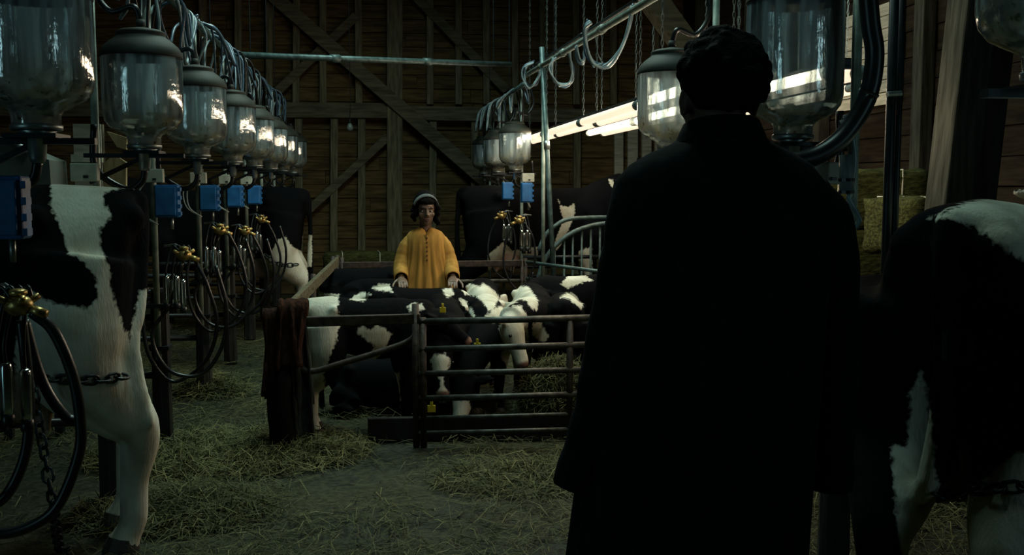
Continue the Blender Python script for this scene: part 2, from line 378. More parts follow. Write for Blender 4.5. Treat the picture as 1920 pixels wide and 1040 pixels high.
# back wall
wb = MB(); wb.box((-0.6, YB + 0.10, 3.0), (XR - XL + 0.4, 0.1, 6.2)); wb.loft([[Vector((XL - .2, YB + .05, 6.0)), Vector((XR + .2, YB + .05, 6.0)), Vector((-0.6, YB + .05, 8.3))], [Vector((XL - .2, YB + .15, 6.0)), Vector((XR + .2, YB + .15, 6.0)), Vector((-0.6, YB + .15, 8.3))]])
wall_back = tag(wb.build('wall_back', 'board', origin=(0, YB, 0)), 'dark timber framed back wall of the barn', kind='structure')
def boards(parent, axis, fixed, a0, a1, z1, m, face, seglen=3.4, hgt=0.205):
    z = 0.0; row = 0
    while z < z1:
        a = a0 - random.random() * 1.5
        while a < a1:
            b = min(a + seglen * (0.75 + 0.5 * random.random()), a1); s0 = max(a, a0)
            if b - s0 > 0.15:
                h = hgt - 0.012; off = random.uniform(-0.008, 0.008); mb = MB(); tilt = random.uniform(-0.004, 0.004)
                if axis == 'x': mb.box(((s0 + b) / 2, fixed + off, z + h / 2 + tilt), (b - s0 - 0.008, 0.035, h))
                else: mb.box((fixed + off, (s0 + b) / 2, z + h / 2 + tilt), (0.035, b - s0 - 0.008, h))
                mb.build('board', m, parent)
            a = b
        z += hgt; row += 1
boards(wall_back, 'x', YB + 0.03, XL, XR, 5.6, 'board', -1)
YS = YB - 0.06
def wpx(px, py, Y=None): return onY(px, py, Y if Y else YS)
def stick(name, a, b, wd, dep, m, Y=YS, parent=None):
    p, q = wpx(*a, Y), wpx(*b, Y); mb = MB()
    d = (q - p).normalized(); x = Vector((0, 1, 0)).cross(d).normalized()
    rot = Matrix((x, Vector((0, 1, 0)), d)).transposed()
    mb.box((p + q) / 2, (wd, dep, (q - p).length), rot)
    return mb.build(name, m, parent or wall_back, bevel=0.008)
stick('tie_beam', (-120, 203), (728, 208), 0.22, 0.16, 'timber_x', YS)
stick('tie_beam', (752, 212), (1330, 222), 0.21, 0.16, 'timber_x', YS)
stick('main_post', (740, -190), (740, 540), 0.23, 0.20, 'timber', YS - 0.01)
stick('diagonal_brace', (500, -18), (912, 342), 0.20, 0.10, 'timber_x', YS - 0.10)
stick('diagonal_brace', (570, 402), (728, 256), 0.12, 0.08, 'timber_x', YS - 0.02)
stick('diagonal_brace', (760, -25), (950, 170), 0.14, 0.08, 'timber_x', YS - 0.02)
stick('diagonal_brace', (520, 172), (668, 30), 0.13, 0.08, 'timber_x', YS - 0.02)
for x in (380, 447, 505, 555, 606, 673, 806, 860, 912, 966, 1018, 1080, 1150, 1230):
    stick('stud', (x + random.uniform(-3, 3), -170), (x, 196), 0.10, 0.09, 'timber', YS)
for x in (560, 627, 678, 812, 890, 1022, 1082):
    stick('stud', (x, 222), (x + random.uniform(-3, 3), 534), 0.11, 0.09, 'timber', YS)
for x, wd in ((1160, 0.14), (1186, 0.16), (1212, 0.15), (1236, 0.14), (1262, 0.16)):
    stick('stud', (x, 232), (x, 534), wd, 0.07, 'pale_board', YS)
# side walls
wl = MB().box((XL - 0.08, (YB - 0.8) / 2, 2.5), (0.1, YB + 0.8, 5.0))
tag(MB().box((XL - 0.08, -2.3, 2.5), (0.1, 1.4, 5.0)).box((XL - 0.08, -1.2, 4.15), (0.1, 0.8, 1.7)).build('wall_left_gap_frame', 'board_side', None), 'left wall piece framing a gap added for light', kind='structure')  # unseen gap in the wall, added for the left strip light
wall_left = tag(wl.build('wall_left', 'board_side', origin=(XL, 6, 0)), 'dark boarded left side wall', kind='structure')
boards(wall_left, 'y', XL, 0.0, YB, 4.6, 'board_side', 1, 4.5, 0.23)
wr = MB().box((XR + 0.08, (YB + YF) / 2, 2.5), (0.1, YB - YF, 5.0))
wall_right = tag(wr.build('wall_right', 'board_shaded', origin=(XR, 6, 0)), 'dark boarded right side wall', kind='structure')
boards(wall_right, 'y', XR, 3.0, YB, 4.6, 'board_shaded', 1, 4.5, 0.23)
for y in (6.6, 8.3, 10.3, 12.4, 14.4):
    MB().box((XR - 0.09, y, 2.4), (0.12, 0.16, 4.8)).build('stud', 'timber_dark', wall_right, bevel=0.008)
for y in (5.0, 7.2, 9.4, 11.6, 13.8):
    MB().box((XL + 0.09, y, 2.4), (0.12, 0.16, 4.8)).build('stud', 'timber', wall_left, bevel=0.008)
for k in range(8):   # paler boards behind the wall lamp
    MB().box((XR - 0.045, 9.5, 2.42 + 0.118 * k), (0.03, 1.5, 0.108)).build('pale_wall_board', 'pale_board', wall_right)
tag(MB().box(((XL + XR) / 2, YF, 3), (XR - XL, 0.1, 6)).build('wall_front', 'board_side', None), 'boarded front wall of the barn behind the viewer', kind='structure')
# roof
for sgn, nm in ((-1, 'left'), (1, 'right')):
    xe = XL - 0.2 if sgn < 0 else XR + 0.2
    r_ = MB().loft([[Vector((-0.6, YF, 8.2)), Vector((xe, YF, roof_z(xe))), Vector((xe, YF, roof_z(xe) + .08)), Vector((-0.6, YF, 8.28))],
                    [Vector((-0.6, YB + .2, 8.2)), Vector((xe, YB + .2, roof_z(xe))), Vector((xe, YB + .2, roof_z(xe) + .08)), Vector((-0.6, YB + .2, 8.28))]])
    ce = tag(r_.build('ceiling' if sgn < 0 else 'ceiling_slope', 'roof', origin=(0, 0, 8)), 'dark underside of the pitched barn roof', kind='structure')
    for y in np.arange(-1.5, 15, 1.5):
        MB().beam((-0.6 + sgn * 0.05, y, 8.08), (xe - sgn * 0.2, y, roof_z(xe - sgn * 0.2) - 0.12), 0.10, 0.16).build('rafter', 'timber_x', ce)

# loose heavy timbers in front of the right wall
p0, p1 = onY(1748, 405, 4.9), onY(1800, -60, 4.9)
d_ = (p1 - p0).normalized(); b0 = p0 - d_ * (p0.z / d_.z)
lt = thing('leaning_timber_post', 'old grey timber post leaning beside the right hand cow', 'post', (b0.x, b0.y, 0))
MB().beam(b0 + Vector((.09, 0, 0)), p1 + d_ * 2.0 + Vector((.09, 0, 0)), 0.17, 0.20, (0, 1, 0)).build('shaft', 'timber_dark', lt, bevel=0.012)
MB().beam(b0 + Vector((.26, .05, 0)), p1 + d_ * 2.0 + Vector((.26, .05, 0)), 0.15, 0.15, (0, 1, 0)).build('side_plank', 'timber_dark', lt, bevel=0.01)
q0, q1 = onY(1195, -40, 7.0), onY(1285, 85, 7.0)
br = MB().beam(q0 - (q1 - q0) * 2.2, q1, 0.16, 0.17, (0, 1, 0)).build('roof_brace', 'timber_x', None, bevel=0.01)
tag(br, 'diagonal roof brace crossing above the overhead pipe at right', 'beam')

# ================================================================== MILKING ROWS
PX, JX = -1.31, -1.06           # post line and jar line, left of the aisle
RX, RPX = 1.58, 1.80            # jar line and post line, right of the aisle
PIPE_Z = 2.75
LY = [3.43, 4.97, 6.42, 7.99, 9.42, 10.9, 12.4, 13.95]
RY = [2.20, 3.70, 5.30, 11.35, 12.95, 14.5]

def jar(label, x, y, z, post_x, s=1.0, group=None, st=0.0):
    t = thing('milk_jar', label, 'jar', (x, y, z), group)
    prof = [(0.072, 0.0), (0.075, 0.035), (0.082, 0.05), (0.115, 0.066), (0.150, 0.085), (0.172, 0.115), (0.180, 0.15),
            (0.181, 0.25), (0.181, 0.34), (0.180, 0.405), (0.172, 0.435), (0.150, 0.462), (0.118, 0.487), (0.105, 0.502)]
    g = MB(); g.lathe((x, y, z), [(a * s, b * s + (st if b > .2 else 0)) for a, b in prof], 40, cap=False)
    go = g.build('glass_body', 'jar_glass', t, smooth=True)
    c = MB(); zl = z + st; c.lathe((x, y, zl), [(a * s, b2 * s) for a, b2 in ((.1825, .404), (.1835, .412), (.1815, .428), (.168, .452), (.142, .477), (.114, .498), (.108, .506), (.112, .514), (.111, .522), (.09, .532), (.045, .540), (.022, .545))], 36)
    c.lathe((x, y, zl), [(0.022, 0.54 * s), (0.022, 0.58 * s)], 12)
    c.build('lid', 'cap', t, smooth=True)
    n_ = MB(); n_.lathe((x, y, z), [(0.070 * s, -0.014), (0.078 * s, -0.010), (0.079 * s, 0.004), (0.075 * s, 0.008)], 28)
    n_.lathe((x, y, z), [(0.020, -0.115), (0.026, -0.10), (0.030, -0.03), (0.07 * s, -0.010)], 20)
    n_.build('outlet_collar', 'steel', t, smooth=True)
    b = MB(); sg = 1 if post_x < x else -1
    b.box(((x + post_x) / 2 + sg * 0.08, y, z - 0.045), (abs(x - post_x) + 0.20, 0.035, 0.02))
    b.box((x, y, z - 0.03), (0.16, 0.16, 0.014)); b.beam((post_x, y, z - 0.17), (x, y, z - 0.05), 0.02, 0.02)
    b.build('bracket', 'dark_pipe', t)
    h = MB(); hx = post_x
    h.tube(bez([(x, y, zl + .57 * s), (x - sg * .03, y, zl + .64 * s), (x - sg * .14, y + .02, zl + .62 * s), (x - sg * .22, y + .05, zl + .50 * s + .25), (hx + sg * .04, y + .06, PIPE_Z - .02)], 6), 0.014, 8)
    h.build('suction_hose', 'black_rubber', t, smooth=True)
    h = MB(); h.tube(bez([(x, y, z - .11), (x - sg * .02, y, z - .17), (x - sg * .10, y + .02, z - .20), (hx + sg * .02, y + .03, z - .10), (hx + sg * .02, y + .03, z + .1)], 6), 0.016, 8)
    h.build('milk_hose', 'black_rubber', t, smooth=True)
    return t

order = ['nearest', 'second', 'third', 'fourth', 'fifth', 'sixth', 'seventh', 'farthest']
jl = ['grime-ringed glass milk jar cut by the left edge, closest in the left row',
      'glass milk jar with a bright reflection, second from camera in left row',
      'streaky glass milk jar, third in left row, above the largest blue box',
      'glass milk jar, fourth from camera in the left row',
      'glass milk jar, fifth from camera in the left row',
      'glass milk jar, sixth from camera in the left row',
      'glass milk jar, seventh from camera in the left row',
      'farthest small glass milk jar of the left row']
for i, y in enumerate(LY):
    jar(jl[i], JX, y, 1.79, PX, 1.0, 'glass milk jars on the left row')
jr = ['glass milk jar cut by the right edge above the right cow',
      'large bright glass milk jar right of the man in black',
      'glass milk jar half hidden behind the man\'s head, left side',
      'nearest of three far glass milk jars behind blue boxes at right',
      'middle of three far glass milk jars in the right row',
      'farthest glass milk jar of the right row, by the back wall']
for i, y in enumerate(RY):
    jar(jr[i], RX, y, 1.79 if i else 1.86, RPX, 1.0, 'glass milk jars on the right row', st=0.09 if i < 2 else 0.0)

def stall_post(label, x, y, sg, group, wood=True, rails=True, raill=1.55, ptop=PIPE_Z):
    t = thing('stall_post', label, 'post', (x, y, 0), group)
    if wood:
        m_ = MB(); a = random.uniform(-.06, .06)
        rings = []
        for z, s_ in ((0.0, 0.056), (0.35, 0.054), (0.7, 0.052), (0.96, 0.05), (0.98, 0.042)):
            rings.append([Vector((x + s_ * math.cos(a + PI / 4 + k * PI / 4) * (1.2 if k % 2 == 0 else 1.08), y + s_ * math.sin(a + PI / 4 + k * PI / 4) * (1.2 if k % 2 == 0 else 1.08), z)) for k in range(8)])
        m_.loft(rings).build('wooden_base', 'wet_wood', t)
    MB().tube([(x, y - .075 if wood else y, 0.55 if wood else 0.0), (x, y - .075 if wood else y, ptop)], 0.019, 10).build('steel_pipe', 'pale_pipe', t, smooth=True)
    if wood:
        for z in (0.62, 0.88): MB().box((x, y - .03, z), (0.13, 0.13, 0.025)).build('clamp', 'dark_pipe', t)
    if rails:
        for z in (0.44, 0.80):
            MB().tube([(x, y + .01, z), (x + sg * raill, y + .01, z)], 0.022, 8).build('rail', 'dark_pipe', t, smooth=True)
    return t
pl = ['wooden stall post with steel pipe at the left picture edge', 'dark wooden stall post behind the near cow\'s hind legs',
      'dark wooden stall post right of the near cow\'s tail', 'second wooden stall post beyond the near cow\'s tail',
      'third wooden stall post beyond the near cow\'s tail', 'fourth wooden stall post beyond the near cow\'s tail',
      'stall post beside the far left cow\'s rump', 'last stall post of the left row']
for i, y in enumerate(LY):
    stall_post(pl[i], PX, y + (0.20 if i == 1 else 0), -1, 'stall posts of the left row', raill=1.55)
prl = ['stall post beyond the right picture edge', 'dark stall post right of the bright jar', 'stall post hidden behind the man\'s shoulder',
       'slim steel post with a blue box, left of the far right pair', 'slim steel stall post by the far right jars', 'last slim steel stall post at right']
for i, y in enumerate(RY):
    stall_post(prl[i], RPX if i < 3 else 1.66, y + 0.02, 1, 'stall posts of the right row', wood=i < 3, rails=i > 2, raill=1.4)
stall_post('slim steel post carrying the blue box nearest the curved gate', 1.66, 9.9, 1, 'stall posts of the right row', wood=False, rails=False)

# overhead pipes
def pipe(name, label, pts, r, m, joints=(), hang=()):
    t = thing(name, label, 'pipe', pts[0])
    MB().tube(pts, r, 12).build('pipe_run', m, t, smooth=True)
    for j in joints:
        a, b = Vector(pts[0]), Vector(pts[-1]); c = a.lerp(b, j); d = (b - a).normalized()
        MB().tube([c - d * .05, c + d * .05], r * 1.35, 12).build('coupling', m, t, smooth=True)
    for j in hang:
        a, b = Vector(pts[0]), Vector(pts[-1]); c = a.lerp(b, j)
        MB().tube([c + Vector((0, 0, r)), (c.x, c.y, roof_z(c.x) - .05)], 0.006, 6).build('hanger_rod', 'dark_pipe', t)
    return t
pipe('overhead_vacuum_pipe', 'overhead vacuum pipe above the left jars, wrapped in tubing', [(-1.22, 1.6, PIPE_Z), (-1.22, 14.6, PIPE_Z)], 0.028, 'painted_pipe', (.15, .35, .55, .75, .9), (.1, .3, .5, .7, .9))
e1 = onX(985, 142, 1.60); e2 = onX(1222, -2, 1.60)
dd = (e2 - e1)
pipe('overhead_vacuum_pipe', 'bare overhead vacuum pipe slanting above the light tubes at right', [tuple(e1 - dd * 0.0), tuple(e2 + dd * 0.75)], 0.024, 'pale_pipe', (.12, .25, .42, .6), (.2, .6))
pipe('overhead_air_line', 'dark thin pipe running alongside the bare overhead pipe', [tuple(e1 + Vector((.08, .1, .10))), tuple(e2 + dd * 0.75 + Vector((.08, 0, .10)))], 0.014, 'dark_pipe', (.3, .5), (.4,))
pipe('overhead_vacuum_pipe', 'short overhead pipe above the three far jars at right', [(1.62, 10.9, 2.70), (1.62, 15.0, 2.70)], 0.024, 'painted_pipe', (.4,), (.3, .8))
pipe('cross_pipe', 'long teal pipe crossing high between the two jar rows', [tuple(onX(450, 103, -1.22)), tuple(onX(958, 121, 1.62))], 0.030, 'painted_pipe', (.3, .64), (.08, .92))

# tubing bundles draped over the left pipe, one bundle for each stall
for i in range(8):
    y0 = LY[i] - 0.55
    t = thing('tubing_bundle', 'tangle of bluish tubing draped on the overhead pipe above the %s jar' % order[i] if i else 'tangle of bluish tubing on the overhead pipe at upper left edge', 'tubing', (-1.22, y0, PIPE_Z - .3), 'tubing bundles on the left pipe')
    for k in range(6):
        a = y0 + random.uniform(0, .9); b = a + random.uniform(.25, .75); dx = random.uniform(.03, .13) * random.choice((-1, 1)); dz = random.uniform(.15, .5)
        pts = [(-1.22 - dx * .2, a, PIPE_Z + .035), (-1.22 + dx, a + .04, PIPE_Z - .03), (-1.22 + dx * 1.3 + random.uniform(-.05, .05), (a + b) / 2, PIPE_Z - dz), (-1.22 + dx, b - .04, PIPE_Z - .05), (-1.22 - dx * .3, b, PIPE_Z + .035)]
        MB().tube(bez(pts, 7), random.choice((.008, .010, .013)), 6).build('tube', random.choice(('blue_tubing', 'blue_tubing', 'clear_tubing', 'black_rubber')), t, smooth=True)
    for k in range(2):
        y1 = y0 + .1 + k * .42; x1 = -1.22 + random.uniform(-.04, .06)
        MB().tube(bez([(x1, y1, PIPE_Z + .03), (x1 + .05, y1 + .02, PIPE_Z - .1), (x1 + random.uniform(-.03, .08), y1 + .05, PIPE_Z - .3), (x1 + random.uniform(-.05, .1), y1 + .1, PIPE_Z - random.uniform(.35, .6))], 5), .009, 6).build('loose_end', random.choice(('blue_tubing', 'clear_tubing')), t, smooth=True)

# loops of clear tubing on the right pipe (pixel loops at the pipe's own distance)
def rloop(label, anchor, loop, k=3, r=.010, m='clear_tubing', ties=()):
    Y = onX(*anchor, 1.60).y; c = onX(*anchor, 1.60)
    t = thing('tubing_loop', label, 'tubing', tuple(c), 'tubing loops on the right pipe')
    for j in range(k):
        pts = [onY(p[0] + random.uniform(-4, 4), p[1] + random.uniform(-4, 4), Y - .03 + .03 * j) for p in loop]
        MB().tube(bez(pts, 7), r * random.uniform(.7, 1.1), 6).build('tube', m if j < 2 else 'blue_tubing', t, smooth=True)
    for p in ties:
        a = onY(*p, Y); MB().tube([a - Vector((.03, 0, .01)), a + Vector((.03, 0, .01))], .008, 6).build('tie', 'clear_tubing', t)
    return t
rloop('wide hanging loop of clear tubing under the right overhead pipe', (1183, 18), [(1184, 10), (1180, 45), (1165, 90), (1140, 122), (1115, 120), (1100, 95), (1098, 55), (1106, 40)], 4, .010, ties=((1120, 122),))
rloop('narrow folded loop of clear tubing beside the wide loop', (1100, 62), [(1082, 85), (1085, 110), (1095, 116), (1098, 90), (1100, 60), (1104, 40)], 3, .010)
rloop('oval loop of clear tubing hanging left of the wide loop', (1060, 92), [(1066, 95), (1074, 125), (1070, 150), (1056, 161), (1040, 150), (1033, 125), (1040, 105)], 3, .010, ties=((1054, 160),))
rloop('thin wire dropping from the right pipe inside the wide loop', (1112, 55), [(1116, 60), (1122, 85), (1124, 100), (1134, 122)], 1, .006)
rloop('tangled tubing at the far end of the bare right pipe', (990, 138), [(1000, 115), (985, 125), (980, 145), (990, 162), (1005, 155), (1010, 138), (1000, 128)], 4, .012)
t = thing('tubing_bundle', 'dark tangle of tubing above the three far jars at right', 'tubing', (1.62, 12.5, 2.5))
for k in range(16):
    a = 11.0 + random.random() * 3.4; b = a + random.uniform(.2, .8); dx = random.uniform(-.16, .16); dz = random.uniform(.15, .45)
    MB().tube(bez([(1.62, a, 2.73), (1.62 + dx, a + .05, 2.64), (1.62 + dx * 1.4, (a + b) / 2, 2.7 - dz), (1.62 + dx, b, 2.63), (1.62, b, 2.73)], 6), .012, 6).build('tube', random.choice(('blue_tubing', 'black_rubber', 'clear_tubing')), t, smooth=True)

# blue pulsator boxes and cream junction boxes
def blue_box(label, c, s=1.0, group='blue control boxes', post=None):
    x, y, z = c; t = thing('control_box', label, 'control box', (x, y, z - .1), group)
    MB().box((x, y, z), (0.135 * s, 0.09, 0.195)).build('housing', 'blue_box', t, bevel=.008)
    MB().box((x - .004, y - .05, z), (0.115 * s, 0.014, 0.17)).build('cover', 'blue_box', t, bevel=.004)
    if post is not None: MB().box(((x + post) / 2, y + .05, z), (abs(x - post) + .04, .03, .03)).build('mount', 'dark_pipe', t)
    for dz in (-.075, -.03, .02, .07):
        MB().box((x + .072 * s, y - .02, z + dz), (0.016, 0.05, 0.022)).build('side_clip', 'blue_box', t)
    MB().tube([(x + .02, y, z - .095), (x + .02, y, z - .17)], .010, 8).build('nipple', 'steel', t, smooth=True)
    return t
def cream_box(label, c, sg=-1, group='cream junction boxes', loops=2):
    x, y, z = c; t = thing('junction_box', label, 'junction box', (x, y, z - .04), group)
    MB().box((x, y, z), (0.118, 0.05, 0.082)).build('case', 'cream_box', t, bevel=.005)
    MB().box((x + .01, y - .03, z - .02), (0.02, 0.012, 0.012)).build('switch', 'black_rubber', t)
    for k in range(loops):
        w_ = .045 + .03 * k
        MB().tube(bez([(x - .04, y - .01, z - .03), (x - .04 + sg * w_ * .9, y - .02, z - .10), (x - .04 + sg * w_ * .6, y - .02, z - .22), (x + .02, y - .01, z - .29)], 6), .005, 6).build('wire', 'white_wire', t, smooth=True)
    return t
bl = ['dark blue control box at the left picture edge', None, 'largest blue control box, right of the near cow',
      'second blue control box from the near cow', 'third blue control box from the near cow', 'fourth blue control box, above the far left cow']
for i in (0, 2, 3, 4, 5):
    x = PX + .09 if i else onY(16, 388, 3.36).x
    blue_box(bl[i], (x, LY[i] - .11, 1.515 if i else onY(16, 388, 3.36).z), 1.0, post=PX)
cl = ['cream junction box tucked under the nearest jar', 'cream junction box above the near cow\'s white rump', 'cream junction box left of the largest blue box',
      'cream junction box above the second blue box', 'cream junction box above the third blue box', 'cream junction box above the fourth blue box']
for i in range(1, 6):
    cream_box(cl[i], (PX + .015, LY[i] - .13, 1.665), loops=0 if i == 1 else 2)
pb = onY(987, 361, 9.82); blue_box('blue control box beside the curved gate, right of its pair', (pb.x, pb.y, pb.z), .8)
pb = onY(951, 358, 11.28); blue_box('blue control box left of its pair under the far right jars', (pb.x, pb.y, pb.z), .85)
cream_box('cream junction box on the slim post under the far right jars', tuple(onY(990, 333, 9.8)), 1)
cream_box('cream junction box right of the man\'s shoulder under the bright jar', tuple(onY(1552, 325, 3.62)), 1, loops=0)

# milking clusters
def cluster(label, c, hoses, sg=1, r=.017, spread=.045, drop=.20, group='milking clusters', cups=4):
    x, y, z = c; t = thing('milking_cluster', label, 'milking cluster', (x, y, z - .3), group)
    cw = MB(); cw.ball((x, y, z), (.045, .04, .034), 14, 8)
    for a in range(4):
        an = a * PI / 2 + .5; cw.tube([(x + .03 * math.cos(an), y + .03 * math.sin(an), z + .01), (x + .062 * math.cos(an), y + .062 * math.sin(an), z + .028)], .011, 8)
    cw.tube([(x + sg * .03, y, z - .01), (x + sg * .085, y - .01, z - .03)], .016, 10); cw.lathe((x, y, z), [(.02, .03), (.028, .036), (.028, .046), (.015, .052)], 12)
    cw.build('claw', 'brass', t, smooth=True)
    for k in range(cups):
        cx = x - sg * .06 + (k - 1.5) * spread * .8; cy = y - .02 + (k % 2) * .05; cz = z - drop - (k % 2) * .03
        cup = MB().lathe((cx, cy, cz), [(.014, -.085), (.017, -.08), (.019, -.06), (.019, .06), (.017, .075), (.012, .082)], 14).build('teat_cup', 'chrome', t, smooth=True)
        l_ = MB().lathe((cx, cy, cz), [(.018, -.12), (.021, -.115), (.021, -.085), (.012, -.08)], 12).build('liner', 'black_rubber', cup, smooth=True)
        MB().tube(bez([(x + (k - 1.5) * .02, y + .03, z + .02), (x + (k - 1.5) * .03 - sg * .03, y + .04, z + .05), (cx, cy, z - drop * .4), (cx, cy, cz + .08)], 5), .007, 6).build('short_tube', 'black_rubber', t, smooth=True)
    for h in hoses:
        MB().tube(bez(h, 9), r, 10).build('hose', 'black_rubber', t, smooth=True)
    MB().tube([(x - sg * .005, y + .03, z + .03), (x - sg * .06, y + .06, z + .06), (x - sg * .13, y + .10, z + .05)], .008, 6).build('hook', 'steel', t, smooth=True)
    return t
def ypts(Y, *ps): return [onY(p[0], p[1], Y if len(p) < 3 else p[2]) for p in ps]
c0 = onY(35, 572, 3.36)
cluster('brass and steel milking cluster on the near cow at left edge', tuple(c0),
        [ypts(3.36, (60, 585), (100, 620), (135, 700), (150, 780), (148, 850), (110, 945), (60, 985), (0, 1000), (-60, 990)),
         ypts(3.42, (40, 600), (50, 690), (55, 770), (45, 860), (5, 935), (-60, 960)),
         ypts(3.5, (45, 600), (70, 690), (95, 745), (125, 782), (147, 790))], 1, .018, .05, .26)
for i, (px, py, lab) in {2: (345, 478, 'milking cluster with brass claw right of the near cow'), 3: (413, 432, 'milking cluster with brass claw under the second blue box'), 4: (460, 434, 'milking cluster with brass claw under the third blue box'), 5: (490, 412, 'milking cluster with brass claw by the far left cow')}.items():
    Y = LY[i] - .2; c = onY(px, py, Y); k = 6.2 / Y
    def q(dx, dy): return onY(px + dx * k, py + dy * k, Y + random.uniform(-.03, .03))
    cluster(lab, tuple(c), [[q(20, 8), q(45, 60), q(62, 130), q(40, 200), q(-20, 238), q(-65, 190), q(-78, 110), q(-70, 60)],
                            [q(-5, 15), q(-25, 90), q(-60, 150), q(-30, 215), q(30, 225), q(70, 175), q(80, 100), q(60, 20)]], 1, .012, .035, .2)
for (px, py, Y, lab) in ((941, 405, 11.2, 'left milking cluster hanging under the far right blue boxes'), (974, 414, 9.75, 'right milking cluster hanging under the far right blue boxes')):
    c = onY(px, py, Y); k = 6.2 / Y
    def q(dx, dy): return onY(px + dx * k, py + dy * k, Y + random.uniform(-.02, .02))
    cluster(lab, tuple(c), [[q(-15, 5), q(-40, 60), q(-46, 130), q(-20, 190), q(25, 215), q(40, 150)], [q(15, 5), q(40, 50), q(45, 120), q(20, 190)]], -1, .010, .035, .17)

# ================================================================== ANIMALS
def poly_sd(P, poly):
    """signed distance in pixels, positive inside"""
    a = np.array(poly, float); b = np.roll(a, -1, 0); n = len(a)
    d2 = np.full(len(P), 1e18); ins = np.zeros(len(P), bool)
    for i in range(n):
        e = b[i] - a[i]; w_ = P - a[i]; t = np.clip((w_ @ e) / max(e @ e, 1e-9), 0, 1)
        q = w_ - t[:, None] * e; d2 = np.minimum(d2, (q * q).sum(1))
        c = ((a[i, 1] > P[:, 1]) != (b[i, 1] > P[:, 1]))
        if abs(e[1]) > 1e-9: ins ^= c & (P[:, 0] < e[0] * (P[:, 1] - a[i, 1]) / e[1] + a[i, 0])
    d = np.sqrt(d2); return np.where(ins, d, -d)

